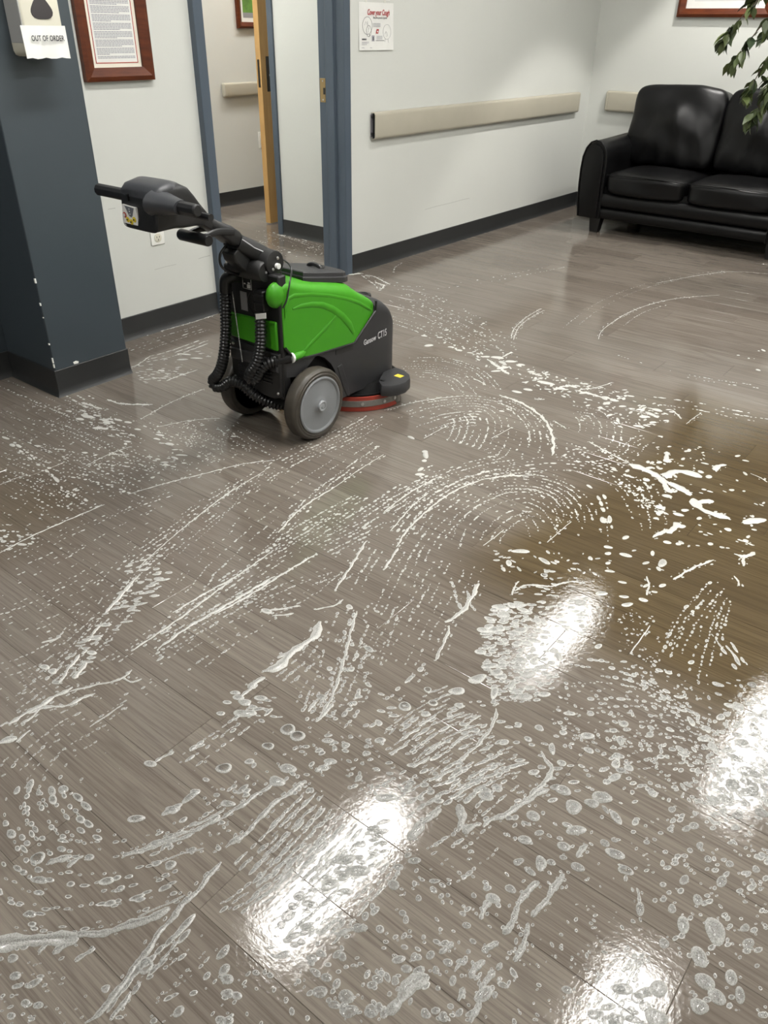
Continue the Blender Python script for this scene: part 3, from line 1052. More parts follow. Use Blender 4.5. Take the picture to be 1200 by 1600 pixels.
# drain hose
ribbed_hose('drain_hose', [(.062, YR - .03, .44), (.065, YR - .036, .40), (.064, YR - .042, .34), (.054, YR - .052, .285), (.030, YR - .060, .248), (.018, YR - .056, .222),
                           (.036, YR - .046, .222), (.056, YR - .040, .255), (.078, YR - .028, .280), (.102, YR - .01, .289)], .0188)
MB().tube([(.095, YR - .012, .288), (.128, YR + .028, .296)], .0165, 14).build('hose_cuff', M['hose'], sc, smooth=True)
# ball chain beside the long hose
ch = MB()
for i in range(48):
    z = .485 - i * .0048
    c = Vector((-.060 + .0004 * i, YR - .030, z))
    ch.lathe([(-.0019, .0004), (-.0012, .0015), (0, .0019), (.0012, .0015), (.0019, .0004)], tuple(c), 'z', 6)
ch.build('ball_chain', M['sticker'], sc, smooth=True)

# wheels
for s in (1, -1):
    xo = .130 * s
    tyre = MB().lathe([(0, .096), (0, .115), (.005 * s, .121), (.013 * s, .1235), (.040 * s, .1235), (.048 * s, .121), (.053 * s, .115), (.053 * s, .097), (.046 * s, .096)], (xo, 0, .1235), 'x', 64).build('tyre', M['rubber'], sc, smooth=True)
    MB().lathe([(.053 * s, .109), (.0555 * s, .106), (.0535 * s, .1005), (.052 * s, .098)], (xo, 0, .1235), 'x', 64, False).build('tyre_bead', M['rubber'], tyre, smooth=True)
    if s > 0:
        hub = MB().lathe([(.02, .096), (.0555, .0975), (.0585, .094), (.0580, .0905), (.0520, .086), (.0515, .036), (.0530, .033), (.0535, .028), (.0575, .024), (.0590, .021)], (xo, 0, .1235), 'x', 64).build('hub_disc', M['hubgrey'], sc, smooth=True, angle=50)
        MB().lathe([(.0585, .0185), (.066, .0185), (.068, .0165), (.0672, .0125), (.0655, .0118), (.0655, .006), (.067, .005), (.067, .001)], (xo, 0, .1235), 'x', 32).build('hub_cap', mat('hub_cap_grey', (.27, .28, .29), .35), hub, smooth=True)
    else:
        hub = MB().lathe([(0, .097), (.004 * s, .095), (.006 * s, .088), (.030 * s, .086), (.030 * s, .03), (.0 * s, .028), (-.012 * s, .026)], (xo, 0, .1235), 'x', 48).build('hub_disc', M['blackpl'], sc, smooth=True)
        for k in range(6):
            q = k * math.pi / 3
            c, s2 = math.cos(q), math.sin(q)
            a_, b_ = Vector((0, c, s2)), Vector((0, -s2, c)) * .005
            cc = Vector((xo, 0, .1235))
            MB().hexa([cc + a_ * .025 + b_, cc + a_ * .09 + b_, cc + a_ * .09 - b_, cc + a_ * .025 - b_],
                      [cc + a_ * .025 + b_ + Vector((.03 * s, 0, 0)), cc + a_ * .09 + b_ + Vector((.03 * s, 0, 0)), cc + a_ * .09 - b_ + Vector((.03 * s, 0, 0)), cc + a_ * .025 - b_ + Vector((.03 * s, 0, 0))]).build('spoke', M['blackpl'], hub)
MB().tube([(-.13, 0, .1235), (.13, 0, .1235)], .012, 12).build('axle', M['blackpl'], sc, smooth=True)

# brush deck, brush and curved squeegee
BC = (0, .395)
MB().lathe([(.018, .165), (.03, .180), (.06, .182), (.085, .15), (.09, .05)], (*BC, 0), 'z', 48).build('brush_cover', M['matteblack'], sc, smooth=True)
MB().lathe([(.001, .168), (.004, .172), (.02, .168)], (*BC, 0), 'z', 48).build('scrub_brush', M['matteblack'], sc, smooth=True)
for s in (1, -1):
    pad = [(.150, .36), (.172, .325), (.205, .300), (.232, .318), (.248, .350), (.253, .385), (.242, .425), (.215, .458), (.175, .478), (.13, .482), (.12, .42)]
    pad = [(a * s, b) for a, b in pad]
    def ring_p(k, z):
        cx, cy = .19 * s, .39
        return [(cx + (a - cx) * k, cy + (b - cy) * k, z) for a, b in pad]
    pd = MB().loft([ring_p(.96, .062), ring_p(1.0, .068), ring_p(1.0, .095), ring_p(.95, .103), ring_p(.6, .107)]).build('deck_bumper', M['charcoal'], sc, smooth=True, angle=40)
    MB().box(.186 * s if s > 0 else -.216, .216 if s > 0 else -.186, .398, .422, .105, .1075).build('warning_label', M['yellow'], pd)
    MB().box(.172 * s if s > 0 else -.19, .19 if s > 0 else -.172, .335, .342, .104, .1072).build('bumper_slot', M['hose'], pd)


def arc_band(r0_, r1_, z0, z1, a0, a1, n=40):
    rr = []
    for i in range(n + 1):
        q = math.radians(a0 + (a1 - a0) * i / n)
        c, s_ = math.cos(q), math.sin(q)
        rr.append([(BC[0] + r0_ * c, BC[1] + r0_ * s_, z0), (BC[0] + r1_ * c, BC[1] + r1_ * s_, z0), (BC[0] + r1_ * c, BC[1] + r1_ * s_, z1), (BC[0] + r0_ * c, BC[1] + r0_ * s_, z1)])
    return MB().loft(rr)


sq = arc_band(.196, .203, .0015, .056, 180, 360).build('squeegee_blade', M['redrub'], sc, smooth=True, angle=60)
arc_band(.2025, .2055, .020, .043, 182, 358).build('steel_band', M['steelband'], sq, smooth=True, angle=60)
arc_band(.185, .196, .050, .062, 180, 360).build('squeegee_body', M['matteblack'], sc, smooth=True, angle=60)
for q in (292, 318, 342, 356):
    a = math.radians(q)
    dirv = Vector((math.cos(a), math.sin(a), 0))
    c = Vector((BC[0], BC[1], .0315)) + dirv * .2045
    MB().tube([c, c + dirv * .004], .006, 10).build('squeegee_knob', M['steel'], sq, smooth=True)
MB().tube([(.2, .40, .012), (.2, .40, .052)], .012, 16).build('squeegee_end', M['steelband'], sq, smooth=True)

# ---- handle: pivot drum, column, console, grips
dr = MB().lathe([(-.085, .030), (-.085, .036), (-.078, .038), (.078, .038), (.085, .036), (.087, .030), (.087, .004)], (0, -.074, .588), 'x', 32).build('pivot_drum', M['blackpl'], sc, smooth=True)
for (dy, dz) in [(.010, .014), (-.012, -.016)]:
    MB().lathe([(.087, .005), (.089, .0045), (.090, .002)], (0, -.074 + dy, .588 + dz), 'x', 10).build('screw', M['steel'], dr, smooth=True)
MB().tube([(.087, -.070, .580), (.097, -.070, .580)], .0085, 14).build('pivot_knob', M['sticker'], dr, smooth=True)
MB().hexa([(-.06, -.115, .545), (.075, -.115, .545), (.075, -.03, .535), (-.06, -.03, .535)], [(-.06, -.13, .58), (.075, -.13, .58), (.075, -.04, .565), (-.06, -.04, .565)]).build('pivot_bracket', M['blackpl'], sc, bevel=.006)
lobe = MB().lathe([(-.06, .028), (-.06, .032), (.072, .032), (.078, .028), (.078, .002)], (0, -.108, .566), 'x', 28).build('pivot_lobe', M['blackpl'], sc, smooth=True)
MB().lathe([(.078, .004), (.0805, .0035)], (0, -.108, .566), 'x', 10).build('screw', M['steel'], lobe, smooth=True)


def tilted_ring(f, z, hw, hu, ang, n=20, p=2.6):
    """superellipse section, normal tilted in the (f,z) plane by ang; hw along r, hu across"""
    ca, sa = math.cos(ang), math.sin(ang)
    out = []
    for k in range(n):
        q = 2 * math.pi * k / n
        c, s_ = math.cos(q), math.sin(q)
        a = hw * math.copysign(abs(c) ** (2 / p), c)
        b = hu * math.copysign(abs(s_) ** (2 / p), s_)
        out.append((a, f + b * sa, z + b * ca))
    return out


T_ = math.radians(33)
col_r = [tilted_ring(f, z, w, h, T_, 16, 4) for f, z, w, h in [(-.06, .594, .060, .030), (-.09, .612, .054, .030), (-.13, .638, .044, .027), (-.16, .657, .036, .024)]]
MB().loft(col_r).build('handle_bracket', M['blackpl'], sc, smooth=True, angle=45)
col2 = [tilted_ring(f, z, w, h, T_, 16, 5) for f, z, w, h in [(-.150, .656, .030, .018), (-.17, .670, .038, .023), (-.20, .691, .038, .022), (-.230, .710, .028, .016), (-.27, .734, .024, .014)]]
MB().loft(col2).build('fold_joint', M['conblack'], sc, smooth=True, angle=45)
MB().loft([tilted_ring(f, z, .026, .016, T_, 12, 6) for f, z in [(-.22, .700), (-.35, .782)]]).build('handle_column', M['conblack'], sc, smooth=True, angle=45)
# drooping gusset and folding bail under the column
MB().prism([(-.155, .645), (-.185, .625), (-.178, .600), (-.150, .575), (-.135, .56), (-.118, .565), (-.125, .585), (-.105, .60)], 'x', -.028, .028).build('gusset', M['blackpl'], sc, bevel=.004)
MB().tube(smooth_path([(-.01, -.178, .645), (-.01, -.205, .622), (-.01, -.205, .59), (-.01, -.175, .565), (-.01, -.14, .552)], 10), .0042, 8).build('cable_loop', M['hose'], sc, smooth=True)
for s in (-.032, .036):
    MB().tube(smooth_path([(s, -.185, .69), (s, -.245, .70), (s, -.298, .692)], 6), .0065, 8, squash=1.5).build('bail_arm', M['conblack'], sc, smooth=True)
MB().lathe([(-.062, .006), (-.062, .014), (-.058, .016), (.058, .016), (.062, .014), (.062, .004)], (.006, -.305, .690), 'x', 20).build('bail_grip', M['hose'], sc, smooth=True)
MB().tube(smooth_path([(-.04, -.16, .672), (-.04, -.14, .682), (-.04, -.11, .668), (-.04, -.10, .65)], 8), .006, 10).build('release_lever', M['blackpl'], sc, smooth=True)
# control rod with its silver adjuster
rod = [(.048, -.165, .668), (.050, -.12, .636), (.055, -.085, .618)]
MB().tube(rod, .0016, 6).build('control_rod', M['letter'], sc, smooth=True)
MB().tube([(.055, -.087, .619), (.058, -.068, .609)], .0042, 10).build('adjuster', M['sticker'], sc, smooth=True)
MB().tube([(.060, -.058, .604), (.064, -.042, .596)], .0042, 10).build('adjuster', M['sticker'], sc, smooth=True)
MB().tube(smooth_path([(.064, -.042, .596), (.080, -.018, .580), (.100, -.02, .560), (.125, -.055, .535), (.136, -.082, .49), (.132, -.098, .465)], 10), .0026, 8).build('control_cable', M['hose'], sc, smooth=True)

# console
st = [(-.4745, .785, .070, .044), (-.470, .785, .076, .050), (-.455, .790, .079, .054), (-.43, .795, .079, .059), (-.40, .794, .078, .058), (-.37, .785, .072, .054), (-.34, .771, .058, .043), (-.31, .756, .043, .031), (-.28, .740, .032, .021)]
con = MB().loft([tilted_ring(f, z, w, h, math.radians(4 + i * 2.5), 36, 7) for i, (f, z, w, h) in enumerate(st)]).build('console', M['conblack'], sc, smooth=True, angle=32)
top = [(-.472, .838, .070, .010), (-.455, .846, .078, .017), (-.42, .851, .078, .021), (-.385, .842, .070, .022), (-.35, .819, .050, .020), (-.315, .792, .034, .016), (-.295, .772, .022, .010)]
MB().loft([tilted_ring(f, z - .012, w, h, math.radians(6 + i * 4), 28, 3.2) for i, (f, z, w, h) in enumerate(top)]).build('console_top', M['contop'], sc, smooth=True, angle=60)
for (a, b, nm) in [(-.205, -.066, 'grip_left'), (.055, .213, 'grip_right')]:
    n = 10
    g_ = MB()
    rr = []
    for x_, k in [(a, .8), (a + .004, 1.0), (b - .004, 1.0), (b, .8)]:
        rr.append([(x_, -.45 + .0165 * k * math.cos(2 * math.pi * (j + .5) / n), .812 - (.004 if x_ > 0 else 0) + .0165 * k * math.sin(2 * math.pi * (j + .5) / n)) for j in range(n)])
    g_.loft(rr).build('grip', M['conblack'], con, bevel=.0015)
# shroud between console and right grip, switch lever bars
MB().loft([[(x_, -.45 + .026 * k * math.cos(2 * math.pi * j / 16) * 1.2, .808 + .022 * k * math.sin(2 * math.pi * j / 16)) for j in range(16)] for x_, k in [(.055, 1.55), (.085, 1.25), (.125, .95), (.15, .82)]]).build('grip_shroud', M['contop'], con, smooth=True)
MB().tube([(.06, -.418, .792), (.222, -.418, .788)], .0095, 10).build('switch_bar', M['conblack'], con, smooth=True)
MB().tube([(-.06, -.418, .796), (-.19, -.418, .797)], .0075, 10).build('switch_bar', M['conblack'], con, smooth=True)
# control panel on the rear face
def CP(r, z, d):
    return Vector((r - .007, -.4765 - d + (z - .76) * -.06, z))
pan = [(-.054, .795), (.004, .792), (.006, .765), (-.001, .742), (-.056, .740), (-.062, .748)]
cpn = MB().loft([[CP(a, b, -.004) for a, b in pan], [CP(a, b, .0015) for a, b in pan]]).build('control_panel', M['sticker'], con)
led = [(-.043, .793), (-.004, .790), (-.016, .769), (-.022, .765), (-.030, .768)]
MB().loft([[CP(a, b, .001) for a, b in led], [CP(a, b, .0022) for a, b in led]]).build('display', M['led'], cpn)
for zz in (.786, .780, .773):
    MB().loft([[CP(-.0245 + a, zz + b, .002) for a, b in [(-.002, -.0012), (.002, -.0012), (.002, .0012), (-.002, .0012)]], [CP(-.0245 + a, zz + b, .0027) for a, b in [(-.002, -.0012), (.002, -.0012), (.002, .0012), (-.002, .0012)]]]).build('indicator', M['sticker'], cpn)
def button(r, z, rad, m_, name='button'):
    ring = lambda k, d: [CP(r + rad * k * math.cos(2 * math.pi * j / 18), z + rad * k * math.sin(2 * math.pi * j / 18), d) for j in range(18)]
    return MB().loft([ring(1, .001), ring(1, .0025), ring(.85, .0032)]).build(name, m_, cpn, smooth=True)
button(-.0495, .768, .0072, M['button_red'])
b_ = button(-.0495, .768, .0042, M['sticker'], 'button_ring')
b_.location = (0, -.0018, 0)
for (r, z) in [(-.040, .757), (-.025, .753), (-.0105, .7605)]:
    button(r, z, .0072, M['yellow'])
    bb = button(r, z, .0022, M['ink'], 'button_symbol')
    bb.location = (0, -.0018, 0)
MB().box(-.041, -.034, -.478, -.470, .806, .822).build('key_slot', M['hose'], con)
# ------------------------------------------------------------------ black leather sofa
def hnoise(x, y, z):
    return (math.sin(x * 9.1 + 1.3 * math.sin(y * 7.3 + z * 3)) + math.sin(y * 11.7 + z * 8.3 + 1.7 * math.sin(x * 6.1)) + math.sin(z * 13.1 + x * 5.9 + y * 3.7)) / 3


def cushion(cx, cy, cz, hx, hy, hz, p=4.0, n=22, puff=(0, 0, 1), puffamt=.02, wrinkle=.004, tilt=0.0, seed=0, pinch=0.0):
    """box-like superellipsoid made from a subdivided cube, with puffed faces and soft wrinkles"""
    vs_, fs_, idx = [], [], {}
    def vid(p3):
        key = tuple(round(c, 5) for c in p3)
        if key not in idx:
            idx[key] = len(vs_)
            vs_.append(p3)
        return idx[key]
    for ax in range(3):
        for sgn in (-1, 1):
            for i in range(n):
                for j in range(n):
                    q = []
                    for (a, b) in ((i, j), (i + 1, j), (i + 1, j + 1), (i, j + 1)):
                        u, v = -1 + 2 * a / n, -1 + 2 * b / n
                        u, v = math.sin(u * math.pi / 2), math.sin(v * math.pi / 2)
                        p3 = [0, 0, 0]
                        p3[ax], p3[(ax + 1) % 3], p3[(ax + 2) % 3] = sgn, u, v
                        q.append(vid(tuple(p3)))
                    fs_.append(tuple(q if sgn > 0 else reversed(q)))
    out = []
    for (x, y, z) in vs_:
        k = (abs(x) ** p + abs(y) ** p + abs(z) ** p) ** (-1 / p)
        # direction-preserving superellipsoid with a flatter middle
        X, Y, Z = x * k, y * k, z * k
        px_, py_, pz_ = X * hx, Y * hy, Z * hz
        ex = (1 - X * X) * (1 - Y * Y) if puff[2] else ((1 - X * X) * (1 - Z * Z) if puff[1] else 0)
        if puff[2]:
            pz_ += puff[2] * puffamt * ex * (1 if Z > 0 else 0)
        if puff[1]:
            py_ += puff[1] * puffamt * ex * (1 if Y * puff[1] > 0 else 0)
        w = hnoise(px_ * 2.2 + seed, py_ * 2.2, pz_ * 2.2 - seed) * wrinkle
        # creases that radiate from the lower corners
        if pinch:
            cr = abs(math.sin(px_ * 21 + pz_ * 6 * math.copysign(1, px_) + seed)) ** 4
            w += pinch * (cr - .4) * max(0, .5 - Z * .7)
        L = math.sqrt(px_ ** 2 + py_ ** 2 + pz_ ** 2) + 1e-6
        px_, py_, pz_ = px_ * (1 + w / L * .6), py_ * (1 + w / L * 2), pz_ * (1 + w / L)
        c, s_ = math.cos(tilt), math.sin(tilt)
        py2, pz2 = py_ * c - pz_ * s_, py_ * s_ + pz_ * c
        # tilt>0 leans the top backwards (+y)
        py2, pz2 = py_ * c + pz_ * s_, -py_ * s_ + pz_ * c
        out.append((cx + px_, cy + py2, cz + pz2))
    return MB().add(out, fs_)


sf = thing('leather_sofa', 'black leather two-seat sofa standing against the pale back wall', 'sofa', (-2.55, 5.36, 0))
SX = 1.46                                   # total width, origin at its front left foot corner
AW = .175
def arm_prof(w, h0, h1):
    pts = [(0.018, h0)]
    for (a, b) in [(.006, .20), (0, .30), (-.002, .40), (.004, .48), (.022, .535), (.05, .57), (.085, .583), (.12, .575), (.15, .552), (.168, .515), (.174, .47), (.176, .40), (.176, h0)]:
        pts.append((a, b))
    return pts
for s in (0, 1):
    ap = [(a if s == 0 else SX - a, b) for a, b in arm_prof(AW, .10, .58)]
    rings = []
    for (y, k, dz) in [(.010, .985, 0), (.03, 1.0, 0), (.25, 1.0, .006), (.45, 1.0, .012), (.62, 1.0, .014), (.80, 1.0, .0)]:
        cx = .088 if s == 0 else SX - .088
        rings.append([(cx + (a - cx) * k, y, .1 + (b - .1) * k + dz * (b > .3)) for a, b in ap])
    arm = MB().loft(rings).build('arm', M['leather'], sf, smooth=True, angle=60)
    # front panel and its piping
    inner = [((.088 if s == 0 else SX - .088) + (a - (.088 if s == 0 else SX - .088)) * .80, .1 + (b - .1) * .955) for a, b in ap]
    MB().loft([[(a, .012, b) for a, b in inner], [(a, -.002, b) for a, b in inner], [((.088 if s == 0 else SX - .088) + (a - (.088 if s == 0 else SX - .088)) * .8, -.006, .11 + (b - .1) * .93) for a, b in inner]]).build('front_panel', M['leather'], arm, smooth=True, angle=60)
    MB().tube([(a, .008, b) for a, b in ap], .0055, 8).build('piping', M['leather'], arm, smooth=True)
    for (yy, nm) in [(.035, 'leg'), (.74, 'leg')]:
        xa = .095 if s == 0 else SX - .175
        MB().hexa([(xa + .012, yy + .006, 0), (xa + .07, yy + .006, 0), (xa + .07, yy + .06, 0), (xa + .012, yy + .06, 0)],
                  [(xa, yy, .105), (xa + .085, yy, .105), (xa + .085, yy + .075, .105), (xa, yy + .075, .105)]).build('leg', M['legwood'], sf, bevel=.003)
# base and its stitched bands
x0, x1 = AW - .004, SX - AW + .004
MB().box(x0, x1, .05, .82, .125, .30).build('seat_base', M['leather'], sf)
def band(y0_, z0, z1, bulge, name):
    rings = []
    N = 30
    for i in range(N + 1):
        x = x0 + (x1 - x0) * i / N
        mid = abs((i / N) * 2 % 1 - .5) * 2
        b = bulge * (.75 + .25 * (1 - mid ** 6)) + .0015 * math.sin(i * 2.1)
        h = (z1 - z0)
        rings.append([(x, .06, z0), (x, y0_ + .006, z0 + .002), (x, y0_ - b * .7, z0 + h * .2), (x, y0_ - b, z0 + h * .5), (x, y0_ - b * .7, z0 + h * .82), (x, y0_ + .006, z1 - .002), (x, .06, z1)])
    return MB().loft(rings).build(name, M['leather'], sf, smooth=True, angle=60)
band(.018, .098, .170, .008, 'base_band')
band(.014, .172, .262, .010, 'base_band')
cw = (SX - 2 * AW) / 2
for i in range(2):
    cx = AW + cw * (i + .5)
    sc_ = cushion(cx, .30, .325, cw / 2 + .002, .315, .072, p=6, puff=(0, 0, 1), puffamt=.020, wrinkle=.006, seed=i * 3.1).build('seat_cushion', M['leather'], sf, smooth=True, angle=180)
    MB().tube([(cx + (cw / 2 - .018) * t, -.006 + .012 * t ** 8, .384 + .004 * (1 - t * t)) for t in [k / 10 - 1 for k in range(21)]], .0028, 6).build('stitching', M['leather'], sc_, smooth=True)
    # back cushions: puffed, leaning back
    bw = cw / 2 + (.045 if True else 0)
    bx = AW + cw * (i + .5) + (-.035 if i == 0 else .035)
    cushion(bx, .545, .645, bw - .008, .105, .250, p=7.5, n=34, puff=(0, -1, 0), puffamt=.05, wrinkle=.010, tilt=math.radians(13), seed=i * 2.3 + .7, pinch=.012).build('back_cushion', M['leather'], sf, smooth=True, angle=180)
# outer back
MB().hexa([(.06, .70, .12), (SX - .06, .70, .12), (SX - .06, .835, .12), (.06, .835, .12)], [(.06, .72, .80), (SX - .06, .72, .80), (SX - .06, .855, .80), (.06, .855, .80)]).build('back_frame', M['leather'], sf, bevel=.03, seg=4)

# ------------------------------------------------------------------ potted ficus beside the sofa
M['leafmat'] = None
def leaf_material():
    m = mat('ficus_leaf', (.045, .085, .03), .38)
    g = NT(m)
    oi = g.n('ShaderNodeAttribute')
    oi.attribute_name = 'tone'
    c = g.mix(oi.outputs['Fac'], (.024, .045, .02), (.12, .155, .05))
    n_ = g.noise(g.pos((30, 30, 30)), 1.0, 3)
    c = g.mix(g.mapr(n_, .3, .7, 0, .35), c, (.09, .10, .045))
    g.l(c, g.bsdf.inputs['Base Color'])
    return m
M['leafmat'] = leaf_material()
M['bark'] = noisy('ficus_bark', (.11, .085, .06), (.06, .045, .03), 30, .8, bump=.3)
M['pot'] = noisy('woven_pot', (.12, .08, .045), (.08, .05, .03), 40, .6, bump=.3)
M['soil'] = noisy('pot_moss', (.05, .05, .025), (.03, .025, .015), 60, .9, bump=.4)

random.seed(21)
FX, FY = -.80, 5.02
fc_ = thing('potted_ficus', 'leafy green artificial ficus tree in a pot at the right end of the sofa', 'plant', (FX, FY, 0))
pt = MB().lathe([(0, .13), (.01, .14), (.15, .165), (.28, .18), (.30, .19), (.32, .19), (.32, .172), (.29, .168)], (0, 0, 0), 'z', 32).build('pot', M['pot'], fc_, smooth=True)
MB().lathe([(.27, .17), (.285, .16), (.295, .08), (.298, .01)], (0, 0, 0), 'z', 24).build('moss', M['soil'], pt, smooth=True)
for k in range(3):
    q = k * 2.1
    MB().tube(smooth_path([(.02 * math.cos(q), .02 * math.sin(q), .28), (.045 * math.cos(q + .9), .045 * math.sin(q + .9), .6), (.03 * math.cos(q + 2), .03 * math.sin(q + 2), .9), (.07 * math.cos(q + 2.6), .07 * math.sin(q + 2.6), 1.3)], 8), .013, 8).build('trunk', M['bark'], fc_, smooth=True)

# leaf template: tip along +x, folded along the midrib
LV = [(0, 0, 0), (.25, -.24, .03), (.25, 0, -.02), (.25, .24, .03), (.55, -.27, .03), (.55, 0, -.03), (.55, .27, .03), (.82, -.13, -.01), (.82, 0, -.05), (.82, .13, -.01), (1.06, 0, -.11)]
LF = [(0, 1, 2), (0, 2, 3), (1, 4, 5, 2), (2, 5, 6, 3), (4, 7, 8, 5), (5, 8, 9, 6), (7, 10, 8), (8, 10, 9)]
leaf_me = []
for q in range(5):
    me = bpy.data.meshes.new('leaf')
    me.from_pydata(LV, [], LF)
    for p in me.polygons:
        p.use_smooth = True
    a = me.attributes.new('tone', 'FLOAT', 'POINT')
    a.data.foreach_set('value', np.full(len(LV), q / 4.5, dtype=np.float32))
    me.materials.append(M['leafmat'])
    leaf_me.append(me)
rest_v, rest_f, rest_t = [], [], []
n_leaf = 0
twigs = MB()


def put_leaf(p, d, size):
    global n_leaf
    d = d.normalized()
    side = d.cross(Vector((random.uniform(-.5, .5), random.uniform(-.5, .5), 1))).normalized()
    up = side.cross(d)
    mtx = Matrix((( d.x, side.x, up.x), (d.y, side.y, up.y), (d.z, side.z, up.z)))
    wpos = Vector((FX, FY, 0)) + p
    x, y = to_pixel(wpos)
    tone = random.randrange(5)
    if 1085 < x < 1225 and -15 < y < 240 and n_leaf < 290:
        o = bpy.data.objects.new('leaf', leaf_me[tone])
        COL.objects.link(o)
        o.parent = fc_
        m4 = mtx.to_4x4() @ Matrix.Scale(size, 4)
        m4.translation = p
        o.matrix_local = m4
        n_leaf += 1
    else:
        b = len(rest_v)
        rest_v.extend([tuple(p + mtx @ (Vector(v) * size)) for v in LV])
        rest_f.extend([tuple(i + b for i in f) for f in LF])
        rest_t.extend([tone / 4.5] * len(LV))


def branch(start, end, droop, nl, size=.062):
    s, e = Vector(start), Vector(end)
    midp = (s + e) / 2 + Vector((0, 0, droop))
    path = smooth_path([s, midp, e], 8)
    twigs.tube(path, [.004 * (1 - .7 * i / len(path)) for i in range(len(path))], 5)
    for i in range(nl):
        t = .25 + .75 * (i + random.random() * .6) / nl
        p = path[min(int(t * (len(path) - 1)), len(path) - 1)]
        q = path[min(int(t * (len(path) - 1)) + 1, len(path) - 1)]
        ax = (q - p) if (q - p).length > 1e-6 else (e - s)
        d = ax.normalized() * .5 + Vector((random.uniform(-1, 1), random.uniform(-1, 1), random.uniform(-1.3, .1)))
        put_leaf(p + Vector((random.uniform(-.01, .01), random.uniform(-.01, .01), 0)), d, size * random.uniform(.75, 1.2))


# crown, and the long sprays that hang in front of the sofa back
for k in range(70):
    q = random.uniform(0, 2 * math.pi)
    z = random.uniform(1.05, 1.95)
    rr = random.uniform(.30, .52) * (1.15 - abs(z - 1.45) * .7)
    branch((.05 * math.cos(q), .05 * math.sin(q), z - .15), (rr * math.cos(q), rr * math.sin(q), z + random.uniform(-.2, .12)), .06, 12)
sprays = [[(-.3, .05, 1.55), (-.55, 0, 1.50), (-.70, -.02, 1.36), (-.80, -.03, 1.24), (-.845, -.03, 1.165)],
          [(-.2, 0, 1.45), (-.5, .02, 1.40), (-.66, 0, 1.25), (-.73, -.02, 1.13), (-.77, -.02, 1.065)],
          [(-.15, 0, 1.35), (-.45, 0, 1.28), (-.58, -.02, 1.12), (-.64, -.02, .98), (-.655, -.02, .91)],
          [(-.1, 0, 1.3), (-.40, .02, 1.2), (-.53, 0, 1.02), (-.585, -.02, .87), (-.60, -.02, .785)],
          [(-.2, .03, 1.6), (-.50, .04, 1.56), (-.66, .02, 1.45), (-.76, 0, 1.34)],
          [(-.1, -.04, 1.3), (-.36, -.06, 1.22), (-.50, -.06, 1.05), (-.55, -.06, .90)],
          [(-.1, .04, 1.4), (-.42, .06, 1.36), (-.60, .05, 1.26), (-.68, .04, 1.18)],
          [(-.1, .04, 1.25), (-.35, .06, 1.2), (-.5, .05, 1.1), (-.58, .04, 1.0)]]
for sp_ in sprays:
    path = smooth_path(sp_, 12)
    twigs.tube(path, [.0045 * (1 - .7 * i / len(path)) for i in range(len(path))], 5)
    for i in range(6, len(path)):
        for rep in range(1 if i < 16 else 2):
            if random.random() < .60:
                ax = (path[min(i + 1, len(path) - 1)] - path[i - 1]).normalized()
                d = ax * .6 + Vector((random.uniform(-.9, .7), random.uniform(-.9, .9), random.uniform(-1.2, .1)))
                put_leaf(path[i] + Vector((random.uniform(-.015, .015), random.uniform(-.02, .02), random.uniform(-.01, .01))), d, random.uniform(.055, .085))
twigs.build('branches', M['bark'], fc_, smooth=True)
me = bpy.data.meshes.new('foliage')
me.from_pydata(rest_v, [], rest_f)
a = me.attributes.new('tone', 'FLOAT', 'POINT')
a.data.foreach_set('value', np.array(rest_t, dtype=np.float32))
fo = link('foliage', me, M['leafmat'], fc_, smooth=True, angle=180)
fo['kind'] = 'stuff'
print('leaves', n_leaf, 'rest', len(rest_v) // len(LV))
# ------------------------------------------------------------------ soapy foam on the floor
# traced in strips of the photograph; every point is laid on the floor plane
frng = random.Random(5)
FV, FF, FD = [], [], []            # droplets: vertices, faces, density per vertex
SV, SF, SD = [], [], []            # streaks and patches
NDROP = 0


def dome(x, y, a, b, ang, h=None, dens=.9, rim=.9, seg=8, bufs=None):
    """a flattened bubble dome with an uneven outline"""
    global NDROP
    NDROP += 1
    V, F, D = bufs or (FV, FF, FD)
    h = h if h is not None else .34 * min(a, b)
    c, s = math.cos(ang), math.sin(ang)
    n0 = len(V)
    w1, w2, w3 = frng.uniform(0, 6.3), frng.uniform(0, 6.3), frng.uniform(.0, .14)
    prof = ((1.0, .0004, rim), (.80, h * .62, rim), (.42, h * .95, dens))
    for k, z, d in prof:
        for j in range(seg):
            q = 2 * math.pi * j / seg
            r = k * (1 + w3 * math.sin(2 * q + w1) + w3 * .7 * math.sin(3 * q + w2))
            u, v = a * r * math.cos(q), b * r * math.sin(q)
            V.append((x + u * c - v * s, y + u * s + v * c, z))
            D.append(d)
    V.append((x, y, h))
    D.append(dens)
    for i in range(2):
        for j in range(seg):
            k = (j + 1) % seg
            F.append((n0 + i * seg + j, n0 + i * seg + k, n0 + (i + 1) * seg + k, n0 + (i + 1) * seg + j))
    t = n0 + 2 * seg
    for j in range(seg):
        F.append((t + j, t + (j + 1) % seg, n0 + 3 * seg))


def near_dens(y, x):
    """foam lies thicker far off, thin clear bubbles towards the lower right of the picture"""
    d = math.hypot(x, y)
    return max(0.0, min(1.0, (d - .85) / 1.35))


def drop(x, y, r, ang=0.0, el=1.0):
    t = near_dens(y, x)
    r *= .84 + .04 * t
    dens = .34 + .60 * t
    rim = .70 + .28 * t
    dome(x, y, r * el, r / math.sqrt(el), ang, dens=dens * frng.uniform(.85, 1.1), rim=rim * frng.uniform(.85, 1.05), seg=8 if r < .006 else 12)


def spline(pts, step):
    P_ = [Vector((a, b, 0)) for a, b in pts]
    return resample(smooth_path(P_, 10), step)


def floor_pts(tr, pts):
    x0, y0, s = tr
    return [to_floor(x0 + a / s, y0 + b / s) for a, b in pts]


